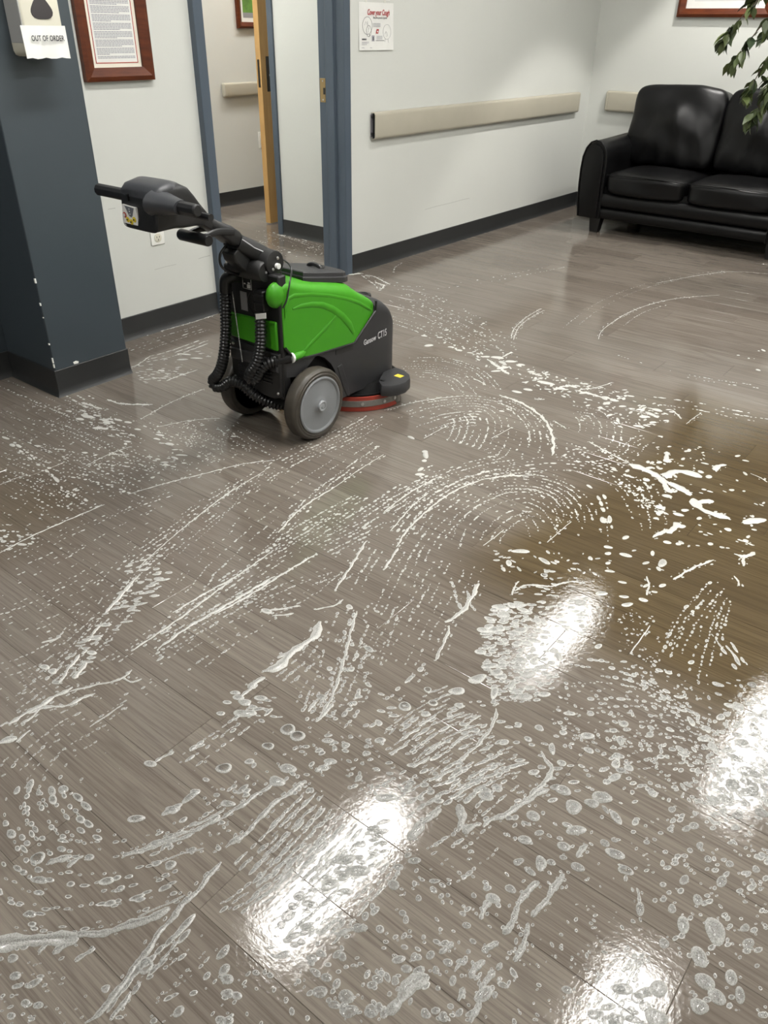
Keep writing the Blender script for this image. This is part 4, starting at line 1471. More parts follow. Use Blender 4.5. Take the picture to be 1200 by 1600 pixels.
def T(tr, pts, n=1, off=.02, r=.0034, gap=.0135, jit=.0015, keep=.86, el=1.25, side=0):
    """n parallel rows of drops beside a traced line; side 0 centred, +1 / -1 to one side"""
    base = spline(floor_pts(tr, pts), .004)
    if len(base) < 3:
        return
    for k in range(n):
        o = (k - (n - 1) / 2) * off if side == 0 else side * k * off
        rr = r * frng.uniform(.75, 1.2)
        g = gap * frng.uniform(.8, 1.25) * (.68 + .27 * near_dens(base[0].y, base[0].x))
        lo, hi = frng.uniform(0, .14), frng.uniform(.86, 1.0)
        dist, nxt, L = 0, frng.uniform(0, g), len(base) * .004
        ph = frng.uniform(0, 9)
        for i in range(1, len(base) - 1):
            dist += .004
            if dist < nxt or not (lo * L < dist < hi * L):
                continue
            nxt = dist + g * frng.uniform(.7, 1.35)
            if frng.random() > keep * (.72 + .35 * math.sin(dist * 7 + ph)):
                continue
            t = (base[i + 1] - base[i - 1]).normalized()
            nrm = Vector((-t.y, t.x, 0))
            p = base[i] + nrm * (o + frng.gauss(0, jit))
            drop(p.x, p.y, rr * frng.choice((.55, .7, .8, 1, 1, 1.15, 1.5)), math.atan2(t.y, t.x), el * frng.uniform(.9, 1.5))


def S(tr, pts, w=.006, taper=.35, wob=.4, broken=0.0, dens=None):
    """one continuous bead of foam"""
    w *= .72
    p = spline(floor_pts(tr, pts), max(.004, w * .5))
    n = len(p)
    if n < 3:
        return
    ph = [frng.uniform(0, 6.3) for _ in range(4)]
    rings = []
    for i in range(n):
        t = (p[min(i + 1, n - 1)] - p[max(i - 1, 0)]).normalized()
        nr = Vector((-t.y, t.x, 0))
        u = i / (n - 1)
        k = min(1, u / .12 + taper, (1 - u) / .12 + taper)
        k *= 1 + wob * (math.sin(i * .9 + ph[0]) + math.sin(i * .37 + ph[1]) + .8 * math.sin(i * 2.1 + ph[2])) / 2
        hw = max(.0012, w * .5 * k)
        c = p[i] + nr * (w * .18 * math.sin(i * .53 + ph[3]))
        rings.append((c, nr, hw))
    for c, nr, hw in rings:
        if frng.random() < .28:
            sd_ = frng.choice((-1, 1)) * (hw + abs(frng.gauss(.002, .006)))
            drop(c.x + nr.x * sd_, c.y + nr.y * sd_, frng.uniform(.0014, .0042), math.atan2(-nr.x, nr.y), 1.3)
    n0 = len(SV)
    for c, nr, hw in rings:
        tt = near_dens(c.y, c.x)
        de = dens if dens is not None else .42 + .54 * tt
        ri = min(1.0, de + .26)
        h = min(.0045, hw * .55)
        for (a, z, d) in ((-1, .0004, ri), (-.72, h * .7, ri), (0, h, de), (.72, h * .7, ri), (1, .0004, ri)):
            q = c + nr * (hw * a)
            SV.append((q.x, q.y, z))
            SD.append(d)
    for i in range(n - 1):
        for j in range(4):
            SF.append((n0 + i * 5 + j, n0 + i * 5 + j + 1, n0 + (i + 1) * 5 + j + 1, n0 + (i + 1) * 5 + j))


def B(tr, x, y, r, el=1.0, ang=0.0, dens=None, ring=False):
    px_, py_ = floor_pts(tr, [(x, y)])[0]
    t = near_dens(py_, px_)
    r *= .74
    de = dens if dens is not None else .38 + .56 * t
    dome(px_, py_, r * el, r / el ** .5, ang, h=min(.006, r * .3), dens=.05 if ring else de, rim=min(1, de + .26), seg=16, bufs=(SV, SF, SD))


def inside(x, y, poly):
    c = False
    j = len(poly) - 1
    for i in range(len(poly)):
        xi, yi = poly[i]
        xj, yj = poly[j]
        if (yi > y) != (yj > y) and x < (xj - xi) * (y - yi) / (yj - yi) + xi:
            c = not c
        j = i
    return c


def D(tr, poly, per_m2=1200, r=.0035, el=1.2, ang=None, big=.06, rows=None):
    """scattered drops inside a traced outline"""
    P_ = floor_pts(tr, poly)
    xs, ys = [p[0] for p in P_], [p[1] for p in P_]
    A = abs(sum(P_[i][0] * P_[i - 1][1] - P_[i - 1][0] * P_[i][1] for i in range(len(P_)))) / 2
    n = int(A * per_m2 * (1.55 - .5 * near_dens(P_[0][1], P_[0][0])))
    k = tries = 0
    while k < n and tries < n * 12:
        tries += 1
        x, y = frng.uniform(min(xs), max(xs)), frng.uniform(min(ys), max(ys))
        if rows:
            y = round(y / rows) * rows + frng.gauss(0, rows * .08)
        if not inside(x, y, P_):
            continue
        if hnoise(x * 1.3 + 4, y * 1.3, 1.7) + frng.uniform(-.6, .6) < -.35:
            continue
        k += 1
        rr = r * frng.choice((.45, .6, .75, .9, 1.1, 1.35))
        if frng.random() < big:
            rr *= 1.9
        drop(x, y, rr, frng.uniform(0, 3.14) if ang is None else ang + frng.gauss(0, .2), el * frng.uniform(.85, 1.3))


R1, R2, R3 = (0, 560, 2), (600, 420, 2), (600, 860, 2)
R4, R5, R6 = (0, 900, 2), (0, 1200, 2), (600, 1200, 2)
N4, Z2 = (200, 700, 3), (0, 600, 3)

# --- left middle
S(R1, [(0, 608), (90, 560), (190, 515), (330, 455)], .006)
S(R1, [(400, 425), (520, 390), (640, 360), (760, 330), (860, 318)], .005)
T(R1, [(0, 640), (120, 588), (240, 530), (420, 455), (560, 410)], 3, .022, .003)
T(R1, [(0, 680), (200, 590), (420, 480), (560, 425)], 3, .03, .0026)
T(R1, [(60, 760), (260, 650), (400, 560), (520, 505)], 4, .045, .0024, keep=.7)
S(R1, [(330, 795), (380, 740), (430, 680)], .010)
T(R1, [(300, 800), (420, 650), (560, 540), (700, 440), (900, 320), (1060, 250), (1200, 170)], 7, .017, .0034)
S(R1, [(430, 655), (520, 575), (610, 500), (740, 400)], .004)
S(R1, [(600, 510), (660, 460), (740, 405), (830, 350)], .004)
D(R1, [(400, 640), (470, 600), (540, 640), (500, 740), (410, 790), (360, 780)], 2600, .0058, 1.4, ang=.9)
T(R1, [(480, 780), (560, 640), (700, 520), (870, 330)], 2, .05, .0026)
T(R1, [(560, 760), (660, 640), (820, 500), (1000, 370), (1200, 240)], 3, .035, .0028)
T(R1, [(760, 640), (880, 540), (1000, 420), (1200, 270)], 3, .016, .0036)
S(R1, [(870, 545), (940, 470), (1050, 400)], .007)
S(R1, [(1050, 400), (1120, 350), (1200, 300)], .004)
S(R1, [(540, 795), (640, 735), (740, 680), (840, 610)], .0065)
T(R1, [(700, 720), (820, 640), (960, 560), (1140, 440)], 6, .014, .0034)
S(R1, [(670, 800), (780, 740), (890, 670), (990, 610)], .008)
T(R1, [(990, 610), (1080, 565), (1200, 500)], 7, .015, .0036)
T(R1, [(800, 640), (900, 560), (1020, 490), (1140, 425)], 4, .013, .004)
S(R1, [(1045, 725), (1090, 660), (1145, 570)], .009)
T(R1, [(1095, 730), (1140, 650), (1180, 590)], 3, .02, .004)
T(R1, [(720, 800), (900, 720), (1070, 655)], 3, .022, .003)
T(R1, [(840, 800), (960, 740), (1060, 660)], 2, .022, .003)
# droplet field near the column
for a, b in [((30, 170), (560, 370)), ((60, 130), (520, 300)), ((0, 290), (360, 440)), ((60, 280), (430, 420)), ((20, 360), (260, 470)), ((150, 290), (520, 400)), ((190, 320), (540, 350)),
             ((170, 350), (480, 430)), ((40, 420), (200, 490)), ((200, 130), (640, 290)), ((240, 330), (520, 365)), ((110, 190), (420, 330)), ((0, 330), (220, 440)), ((0, 220), (320, 360))]:
    m = ((a[0] + b[0]) / 2, (a[1] + b[1]) / 2 - 12)
    T(R1, [a, m, b], 3, .022, .0032, gap=.015, keep=.85)
T(R1, [(0, 245), (40, 265), (110, 320), (165, 360), (230, 430), (300, 460)], 2, .012, .0062, gap=.028, el=1.5)
T(R1, [(100, 270), (160, 282), (250, 290), (270, 300)], 1, .02, .007, gap=.05, el=2.0)
D(R1, [(215, 150), (330, 185), (480, 215), (585, 290), (560, 335), (430, 262), (300, 222)], 900, .0085, 1.8, ang=.35)
D(R1, [(340, 240), (480, 240), (580, 330), (540, 350), (420, 300)], 800, .0062, 1.6, ang=.4)
D(R1, [(0, 515), (150, 545), (95, 595), (0, 600)], 2400, .0052, 1.4, ang=.4)
D(R1, [(180, 400), (270, 410), (340, 460), (230, 470)], 1800, .005, 1.3)
D(R1, [(0, 160), (200, 130), (700, 230), (700, 330), (300, 460), (0, 560)], 900, .0028, 1.2)
S(R1, [(255, 138), (285, 148), (320, 160)], .014, .2)
S(R1, [(335, 128), (380, 142), (480, 145)], .012)
S(R1, [(440, 190), (540, 135), (640, 95)], .004)
S(R1, [(270, 335), (340, 300), (410, 275)], .004)
S(R1, [(0, 395), (40, 378), (80, 365)], .003)
S(R1, [(490, 215), (590, 195), (690, 187)], .004)
S(R1, [(340, 300), (370, 300), (405, 306)], .006)
for x, y, r in [(250, 190, .014), (400, 200, .012), (325, 220, .012), (500, 240, .012), (530, 268, .014), (370, 193, .012), (490, 252, .01), (265, 295, .009), (430, 222, .01), (215, 165, .01)]:
    B(R1, x, y, r, 1.7, .35)
D(R1, [(560, 190), (700, 210), (840, 300), (640, 330), (560, 260)], 2000, .003)
T(R1, [(700, 200), (780, 260), (860, 300)], 4, .025, .0032)
# by the column foot and left wall
D(R1, [(420, 20), (640, -30), (690, 0), (560, 60), (440, 80)], 1100, .005, 2.0, ang=.6)
T(R1, [(410, 10), (520, -10), (660, -60)], 3, .03, .0045, el=2.2)
T(R1, [(410, -20), (520, -60), (650, -100)], 4, .028, .004, el=1.8)
S(R1, [(400, 30), (430, 20), (470, -8)], .006)
S(R1, [(520, 70), (560, 55), (620, 35)], .006)
T(R1, [(120, 40), (170, 75), (230, 110), (300, 150)], 3, .03, .005)
T(R1, [(0, 60), (120, 110), (300, 190)], 3, .05, .003)
S((140, 400, 5), [(280, 650), (420, 625), (600, 575), (800, 520), (1000, 452)], .006, wob=.6)
S((0, 400, 5.45), [(520, 1200), (420, 1150), (240, 1058), (130, 1020)], .005, wob=.5)
# --- beyond the machine
T(R2, [(0, 55), (120, 60), (300, 40), (560, -10)], 2, .06, .003, keep=.5)
S(R2, [(-60, 20), (-30, 25), (0, 40), (20, 50)], .010, wob=.5)
S((400, 280, 5), [(700, 750), (770, 742), (830, 735)], .018, wob=.6)
T((400, 280, 5), [(830, 740), (900, 790), (970, 850), (900, 880)], 2, .03, .006)
S((400, 280, 5), [(930, 808), (1000, 832), (970, 860)], .014, wob=.6)
T((400, 280, 5), [(1075, 740), (1085, 690), (1150, 650)], 1, .02, .004)
T((400, 280, 5), [(830, 735), (1000, 790), (1200, 800)], 2, .05, .003, keep=.5)
S((400, 280, 5), [(165, 432), (200, 440), (245, 440)], .012, wob=.6)
T((400, 280, 5), [(240, 440), (400, 500), (560, 555)], 3, .03, .005)
D((400, 280, 5), [(0, 400), (180, 410), (560, 560), (560, 660), (240, 620), (0, 480)], 500, .004)
T((400, 280, 5), [(20, 430), (100, 415), (300, 470), (500, 560)], 3, .06, .0035)
D(R2, [(40, 60), (200, 90), (420, 230), (420, 300), (160, 210), (40, 130)], 700, .0042)
T(R2, [(50, 90), (200, 160), (400, 260)], 4, .05, .0036, keep=.7)
T(R2, [(0, 150), (120, 190), (240, 250)], 3, .04, .0036)
S(R2, [(398, 218), (405, 190), (440, 155), (490, 125)], .004)
S(R2, [(405, 222), (418, 188), (450, 158), (500, 130)], .003)
S(R2, [(670, 220), (690, 185), (780, 130), (900, 95), (1050, 82)], .0035)
T(R2, [(720, 180), (800, 130), (920, 95)], 2, .06, .0026)
T(R2, [(572, 215), (585, 180), (700, 100), (850, 45), (1060, 10), (1200, 15)], 2, .05, .0026)
S(R2, [(850, 45), (1060, 10), (1200, 16)], .003)
T(R2, [(950, 335), (1060, 355), (1200, 372)], 2, .03, .0045)
T(R2, [(700, 260), (860, 310), (1020, 345)], 1, .03, .003)
T(R2, [(830, 410), (980, 430), (1100, 455), (1200, 470)], 3, .035, .0045)
D(R2, [(1080, 250), (1200, 250), (1200, 340), (1080, 320)], 120, .006)
# chain of foam clumps
for x, y, r, e, a in [(140, 240, .022, 1.5, 1.0), (125, 210, .014, 1.6, .3), (175, 215, .012, 1.7, .9), (210, 245, .014, 1.6, .4), (235, 255, .016, 1.5, .5), (270, 263, .012, 1.8, .4),
                      (320, 275, .016, 1.5, .5), (355, 278, .026, 1.5, .4), (395, 290, .022, 1.5, .6), (370, 310, .024, 1.6, 1.0), (350, 320, .016, 2.0, .9), (430, 300, .016, 1.4, .2),
                      (460, 322, .016, 1.5, .6), (480, 330, .012, 1.6, .9), (415, 385, .018, 1.7, .1), (450, 378, .018, 1.6, .3), (505, 357, .026, 2.0, .15), (550, 375, .018, 1.9, .4),
                      (590, 368, .016, 2.0, .0), (625, 388, .018, 1.7, .8), (690, 402, .016, 1.7, .6), (720, 412, .016, 1.6, .5), (745, 430, .014, 1.5, .7), (800, 440, .014, 1.6, .8),
                      (815, 462, .018, 1.4, .4), (840, 480, .014, 1.5, .9), (795, 492, .016, 1.8, .4), (770, 398, .012, 1.8, .4), (560, 350, .01, 1.6, .3), (440, 355, .01, 1.8, .6)]:
    B(R2, x, y, r * .9, e, a)
S(R2, [(325, 285), (350, 302), (390, 330)], .018)
S(R2, [(370, 275), (385, 268), (400, 260)], .012)
S(R2, [(530, 380), (560, 368), (605, 366)], .012)
S(R2, [(610, 378), (660, 372), (715, 355)], .006)
S(R2, [(600, 380), (660, 396), (730, 412)], .014, wob=.6)
S(R2, [(470, 408), (505, 408)], .008)
D(R2, [(180, 225), (360, 270), (560, 340), (760, 390), (880, 470), (780, 520), (600, 420), (420, 350), (260, 280)], 1300, .0062, 1.5)
D(R2, [(560, 330), (800, 390), (900, 440), (900, 490), (760, 430)], 500, .006, 1.6)
S(R2, [(880, 440), (905, 445), (930, 470)], .008)
S(R2, [(945, 485), (965, 468), (992, 450)], .003)
# nested arcs left by the brush
S(R2, [(360, 395), (430, 420), (490, 460), (518, 500), (530, 545), (525, 585)], .014)
T(R2, [(0, 447), (130, 410), (260, 397), (370, 412), (440, 462), (452, 530), (415, 600), (330, 625)], 12, .024, .0033, gap=.013, side=-1)
T(R2, [(330, 400), (420, 425), (490, 480), (510, 545), (490, 600)], 4, .02, .004, side=-1)
T(R2, [(420, 600), (300, 625), (190, 660), (90, 710), (0, 760)], 7, .018, .0036)
T(R2, [(30, 300), (160, 300), (280, 330), (345, 390)], 7, .024, .003, side=-1)
T(R2, [(60, 280), (200, 280), (310, 320), (370, 380)], 3, .02, .004, side=-1)
S(R2, [(0, 442), (120, 412), (240, 398)], .004)
S(R2, [(280, 345), (300, 352), (318, 364)], .008)
S(R2, [(255, 335), (265, 341)], .008)
T(R2, [(65, 520), (110, 545), (130, 580), (118, 620), (80, 650)], 1, .02, .010, gap=.04)
B(R2, 128, 572, .014)
B(R2, 126, 600, .012)
B(R2, 112, 643, .014, 1.5, .6)
B(R2, 368, 445, .010, 1.4, .4)
S(R2, [(125, 530), (170, 505), (200, 490)], .003)
S(R2, [(335, 530), (370, 512), (400, 495)], .003)
S(R2, [(530, 475), (550, 487), (570, 500)], .005)
T(R2, [(590, 420), (690, 440), (740, 490), (735, 550)], 7, .024, .0032, side=-1)
T(R2, [(540, 580), (620, 590), (720, 570), (745, 520)], 3, .03, .004)
D(R2, [(540, 530), (700, 560), (860, 600), (850, 640), (700, 620), (540, 600)], 1300, .0048)
S(R2, [(40, 870), (70, 820), (120, 770), (180, 720), (250, 680), (320, 655)], .008)
S(R2, [(310, 658), (380, 648), (470, 645)], .007)
T(R2, [(-10, 880), (60, 790), (140, 715), (240, 660), (340, 632), (460, 632), (560, 655), (640, 700), (690, 770), (700, 860)], 8, .02, .0034, side=-1)
T(R2, [(170, 880), (210, 790), (300, 720), (430, 690), (540, 720), (610, 790), (640, 880)], 7, .026, .003, side=-1)
T(R2, [(10, 860), (90, 760), (180, 690), (300, 640), (440, 615), (580, 610), (700, 640), (780, 700), (830, 790)], 5, .022, .0042)
S(R2, [(0, 760), (80, 700), (170, 650)], .006)
S(R2, [(20, 820), (90, 740), (140, 700)], .005)
T(R2, [(-100, 800), (0, 735), (100, 670), (180, 620)], 5, .016, .0038)
T(R2, [(600, 650), (660, 690), (690, 740), (700, 830)], 2, .016, .008, gap=.03, el=1.4)
T(R2, [(800, 660), (830, 730), (850, 830)], 4, .024, .004)
# big patches right
S(R2, [(640, 540), (690, 568), (770, 610)], .007)
S(R2, [(770, 610), (820, 632), (860, 650), (910, 680), (970, 712)], .032, wob=.5)
S(R2, [(860, 650), (880, 680), (905, 705)], .026, wob=.5)
S(R2, [(965, 720), (1000, 755), (1040, 772), (1095, 785)], .036, wob=.5)
S(R2, [(980, 735), (1005, 728), (1035, 725)], .026, wob=.4)
S(R2, [(870, 650), (905, 635), (950, 640), (995, 652)], .045, .25, wob=.4)
S(R2, [(880, 572), (885, 592), (893, 610)], .028, .3)
S(R2, [(1030, 630), (1048, 618), (1070, 612)], .024, .3)
S(R2, [(1065, 640), (1080, 640)], .022)
S(R2, [(1125, 798), (1160, 788), (1200, 780)], .036, .25, wob=.4)
S(R2, [(880, 825), (905, 810), (930, 795)], .026, .3, wob=.5)
S(R2, [(1145, 640), (1170, 650), (1200, 668)], .004)
S(R2, [(840, 840), (862, 828), (880, 815)], .016)
for x, y, r in [(830, 622, .012), (860, 605, .012), (820, 660, .014), (860, 745, .016), (862, 762, .014), (940, 755, .012), (990, 635, .012), (1015, 650, .014), (1105, 585, .010), (1130, 600, .009),
                (1000, 690, .008), (920, 768, .014), (930, 805, .014), (1075, 815, .012), (985, 780, .01), (755, 840, .012), (700, 870, .012), (885, 855, .012), (1020, 860, .01), (1130, 850, .01), (850, 780, .009), (920, 860, .01)]:
    B(R2, x, y, r, frng.uniform(1, 1.7), frng.uniform(0, 1.5))
D(R2, [(700, 600), (860, 600), (940, 700), (880, 780), (760, 720)], 1100, .0062, 1.5)
D(R2, [(860, 560), (1010, 560), (1010, 640), (900, 630)], 500, .006, 1.4)
D(R2, [(860, 520), (1200, 600), (1200, 880), (860, 880), (820, 700)], 300, .006, 1.4)
T(R2, [(760, 580), (800, 540), (840, 530)], 4, .02, .004)
S(R2, [(1105, 845), (1130, 855), (1155, 865)], .008)
S(R2, [(510, 855), (550, 820), (585, 790)], .003)
S(R2, [(310, 865), (345, 840), (375, 815)], .003)
# --- lower right
T(R3, [(230, 20), (170, 140), (90, 280), (20, 420)], 8, .022, .003, keep=.75)
T(R3, [(120, 0), (60, 120), (0, 260)], 5, .022, .0028)
S(R3, [(0, 60), (20, 30), (45, -10)], .008)
S(R3, [(190, 225), (240, 195), (275, 145), (297, 100)], .014)
S(R3, [(160, 345), (195, 270), (205, 235)], .009)
T(R3, [(0, 490), (70, 430), (150, 350)], 2, .02, .005)
T(R3, [(230, 90), (250, 160), (270, 200)], 2, .03, .005)
S(R3, [(410, 125), (450, 108), (520, 112), (580, 98), (632, 104)], .008)
S(R3, [(400, 140), (410, 110), (425, 95)], .006)
for x, y, r, e, a in [(365, 180, .028, 1.5, .3), (400, 172, .02, 1.3, .2), (330, 215, .018, 1.6, .2), (310, 250, .022, 1.3, .4), (365, 245, .018, 1.2, 1.2), (435, 187, .02, 1.4, .2), (300, 318, .018, 1.4, .4),
                      (292, 402, .028, 1.5, 1.0), (228, 440, .024, 1.5, .9), (345, 445, .02, 2.0, 2.0), (480, 220, .02, 1.5, 2.2), (500, 225, .016, 1.5, 2.2), (545, 330, .018, 1.6, 2.2), (445, 290, .02, 1.2, .7),
                      (470, 345, .018, 1.3, 1.5), (505, 385, .016, 1.2, .3), (500, 450, .018, 1.5, .8), (455, 430, .016, 1.5, .8), (550, 205, .014, 1.6, .8), (505, 255, .014, 1.4, .5), (570, 240, .014, 1.5, .5),
                      (620, 260, .014, 1.4, .5), (550, 285, .013, 1.4, .5), (600, 190, .012, 1.7, .8), (420, 330, .012, 1, 0), (370, 350, .016, 1.3, .8), (375, 395, .013, 1.4, 2), (400, 420, .018, 1.6, 1.8),
                      (680, 135, .02, 1.5, .8), (760, 170, .018, 1.5, .9), (810, 155, .016, 1.4, .2), (750, 145, .014, 1.6, .5), (745, 100, .012, 1.8, .4), (755, 15, .02, 1.6, .2), (390, 40, .018, 1.5, 2.2),
                      (700, 10, .014, 1.3, 1.3), (700, 40, .012, 1.3, 1.3), (705, 65, .014, 1.7, .6), (670, 300, .014, 1.6, 1.3), (712, 368, .012, 1.2, .4), (820, 110, .012, 2.0, 1.3), (870, 110, .014, 1.5, 1.2),
                      (860, 375, .012, 1.3, .2), (890, 382, .012, 1.2, .2), (845, 130, .01, 1.5, .5), (960, 350, .012, 1.4, 1.2), (540, 35, .012, 1, 0), (1080, 485, .016, 1.2, .6), (960, 535, .016, 1.5, 2.4)]:
    B(R3, x, y, r * .72, e, a)
for x, y, r in [(65, 488, .022), (137, 436, .014), (153, 477, .016), (500, 78, .014)]:
    B(R3, x, y, r * .8, 1.1, .3, ring=True)
D(R3, [(340, 170), (640, 150), (640, 300), (520, 470), (340, 480), (300, 300)], 5200, .0058, 1.3, ang=.8)
D(R3, [(400, 110), (600, 100), (560, 200), (400, 180)], 1600, .005, 1.8, ang=.6)
for k in range(15):
    o = k * 26
    T(R3, [(560 + o * .35, 330 + o * 1.05), (760 + o * .5, 370 + o * .80), (1000 + o * .35, 520 + o * .5)], 1, .02, .0042, gap=.014, keep=.8, el=1.15)
D(R3, [(560, 330), (840, 320), (1110, 540), (1060, 700), (700, 780), (520, 560)], 2300, .0042)
D(R3, [(620, 160), (860, 200), (860, 360), (600, 340)], 1500, .0034)
for a, b, c in [((1065, 95), (960, 230), (890, 400)), ((1080, 110), (1010, 240), (960, 420)), ((1060, 180), (1030, 260), (985, 450)), ((1040, 90), (930, 220), (870, 360)), ((1000, 130), (920, 230), (880, 300)), ((1075, 150), (1055, 230), (1040, 330))]:
    T(R3, [a, b, c], 2, .018, .0036)
S(R3, [(905, 92), (960, 58), (1030, 30)], .009)
S(R3, [(770, 320), (800, 280), (832, 235)], .003)
S(R3, [(820, 140), (828, 110), (820, 80)], .006)
D(R3, [(300, 0), (840, 0), (900, 60), (640, 100), (420, 100)], 800, .006, 1.5)
D(R3, [(860, 420), (1200, 400), (1200, 560), (1060, 600)], 700, .006, 1.4)
T(R3, [(1040, 260), (1080, 310), (1120, 370)], 3, .016, .006, el=1.8)
S(R3, [(1095, 80), (1105, 95), (1110, 112)], .008)
S(R3, [(1095, 10), (1125, 20), (1160, 5)], .014)
S(R3, [(1125, 20), (1122, 50)], .010)
S(R3, [(420, 800), (490, 735), (522, 690), (510, 660), (488, 625)], .011)
S(R3, [(225, 665), (290, 610), (340, 545), (352, 490)], .009)
for k in range(13):
    o = k * 36
    T(R3, [(-20 + o * .55, 560 + o * .52), (90 + o * .55, 480 + o * .55), (200 + o * .6, 430 + o * .55)], 2, .012, .0045, gap=.012, el=1.9, keep=.8)
for x, y in [(20, 610), (60, 560), (110, 520), (140, 600), (210, 580), (250, 520), (90, 650), (160, 690)]:
    S(R3, [(x, y + 30), (x + 25, y + 12), (x + 55, y - 6)], .008)
D(R3, [(0, 480), (350, 460), (700, 780), (0, 800)], 900, .0055, 1.4, ang=.8)
for x, y, r, e, a in [(375, 600, .014, 1.3, 1), (450, 590, .012, 1.2, 0), (420, 545, .012, 1, 0), (485, 555, .014, 1.2, .4), (560, 570, .012, 1.1, .3), (580, 510, .013, 1.6, .6), (555, 665, .014, 1.1, 0),
                      (635, 580, .018, 1.3, .8), (640, 625, .014, 1.2, 0), (720, 710, .016, 1.6, 1.2), (765, 680, .014, 1.2, .4), (315, 750, .016, 1.2, .4), (355, 745, .014, 1.2, .4), (235, 485, .014, 1.2, .4),
                      (205, 515, .012, 1.1, 0), (130, 512, .014, 1.4, .5), (525, 620, .014, 2, 2.2), (840, 760, .014, 1.2, 0), (1010, 560, .012, 1.3, 2.2), (1115, 600, .018, 1.2, 1)]:
    B(R3, x, y, r * .8, e, a)
D(R3, [(980, 560), (1080, 480), (1200, 460), (1200, 800), (900, 800), (960, 660)], 3600, .0052, 1.3)
for x, y, r in [(1125, 605, .018), (1100, 650, .016), (1160, 560, .02), (1190, 600, .02), (1130, 690, .022), (1180, 660, .018), (1090, 730, .018), (1150, 740, .02), (1150, 420, .014), (1185, 520, .014)]:
    B(R3, x, y, r * .85, 1.2, frng.uniform(0, 3), dens=.28)
# --- lower left
T(R4, [(0, 170), (140, 110), (300, 30), (360, -10)], 8, .022, .0026, keep=.8)
T(R4, [(0, 330), (120, 290), (260, 200), (330, 100)], 6, .024, .003)
T(R4, [(0, 420), (120, 330), (250, 210), (400, 60)], 6, .02, .0036)
S(R4, [(330, 115), (365, 75), (405, 25)], .009)
D(R4, [(150, 340), (300, 140), (470, 0), (540, 0), (420, 120), (240, 330)], 1500, .0065, 1.8, ang=.95)
S(R4, [(232, 322), (248, 300), (272, 264)], .014)
S(R4, [(185, 335), (215, 290), (252, 243)], .010)
S(R4, [(275, 205), (292, 180), (312, 155)], .009)
S(R4, [(130, 210), (180, 195), (160, 205)], .008)
B(R4, 140, 285, .012, 1.4, .3)
B(R4, 165, 298, .012, 1.4, .3)
B(R4, 287, 240, .011, 1.5, .4)
S(R4, [(410, 235), (500, 175), (600, 105), (740, 0)], .007)
S(R4, [(490, 232), (580, 165), (700, 95), (860, 0)], .010)
T(R4, [(280, 305), (420, 220), (600, 100), (760, -10)], 3, .016, .0036)
T(R4, [(450, 260), (640, 140), (900, -10)], 4, .016, .0038)
T(R4, [(560, 285), (720, 170), (920, 50)], 5, .022, .003, keep=.75)
S(R4, [(840, 108), (900, 100), (940, 92)], .008, wob=.5)
S(R4, [(850, 125), (885, 122), (920, 117)], .007)
B(R4, 833, 110, .014, 1.5, .2)
S(R4, [(985, 105), (1045, 92), (1075, 72)], .006)
B(R4, 1092, 97, .011, 1.4, -.4)
S(R4, [(820, 298), (870, 280), (915, 240), (955, 205), (990, 180), (1003, 138)], .026, .3, wob=.45)
S(R4, [(868, 258), (900, 240), (920, 228)], .014)
S(R4, [(775, 352), (800, 330), (838, 318)], .022, .4)
S(R4, [(755, 378), (785, 350), (810, 338)], .012)
for x, y, r in [(745, 380, .012), (765, 395, .014), (815, 382, .013), (760, 430, .018), (735, 365, .01), (780, 428, .014), (790, 410, .009), (710, 395, .009), (690, 430, .009)]:
    B(R4, x, y, r, 1.5, .5)
S(R4, [(170, 375), (260, 350), (350, 330), (385, 318), (415, 290)], .007)
S(R4, [(385, 318), (410, 332), (445, 320)], .007)
S(R4, [(25, 462), (90, 425), (150, 390), (230, 345)], .014, wob=.5)
S(R4, [(90, 430), (150, 408), (200, 408), (245, 388), (300, 365)], .010, wob=.5)
S(R4, [(70, 462), (100, 440), (130, 410)], .008)
S(R4, [(0, 525), (30, 512), (60, 502)], .022, .4)
S(R4, [(0, 470), (30, 455)], .010)
S(R4, [(50, 520), (70, 500), (100, 480)], .007)
T(R4, [(0, 620), (80, 530), (180, 450), (280, 400)], 8, .022, .003)
T(R4, [(60, 690), (120, 570), (200, 500), (330, 430)], 5, .03, .0028, keep=.7)
T(R4, [(270, 480), (380, 410), (520, 310)], 2, .02, .0034)
S(R4, [(280, 472), (340, 432), (390, 398)], .005)
T(R4, [(560, 600), (640, 540), (740, 470), (830, 400)], 3, .02, .006, el=1.5, gap=.024)
S(R4, [(485, 582), (520, 560), (545, 548)], .010)
B(R4, 470, 587, .012, 1.5, .4)
T(R4, [(500, 575), (650, 520), (760, 450)], 1, .02, .006, el=1.8)
D(R4, [(640, 470), (740, 400), (860, 380), (900, 430), (700, 520)], 900, .006, 1.6, ang=.6)
S(R4, [(990, 455), (1040, 370), (1075, 260), (1095, 180), (1115, 110)], .009)
T(R4, [(955, 430), (1000, 320), (1050, 160), (1080, 90)], 4, .018, .0048)
T(R4, [(1000, 480), (1080, 380), (1140, 250), (1200, 100)], 5, .020, .0046)
T(R4, [(880, 330), (960, 260), (1000, 200)], 3, .02, .0038)
S(R4, [(985, 455), (1015, 430), (1040, 395)], .012)
S(R4, [(965, 425), (985, 390)], .011)
D(R4, [(900, 430), (1000, 300), (1120, 100), (1200, 60), (1200, 520), (1000, 560)], 900, .0052, 1.3)
for x, y, r in [(900, 480, .020), (930, 500, .019), (838, 532, .014), (700, 601, .018)]:
    B(R4, x, y, r, 1.1, .4, ring=True)
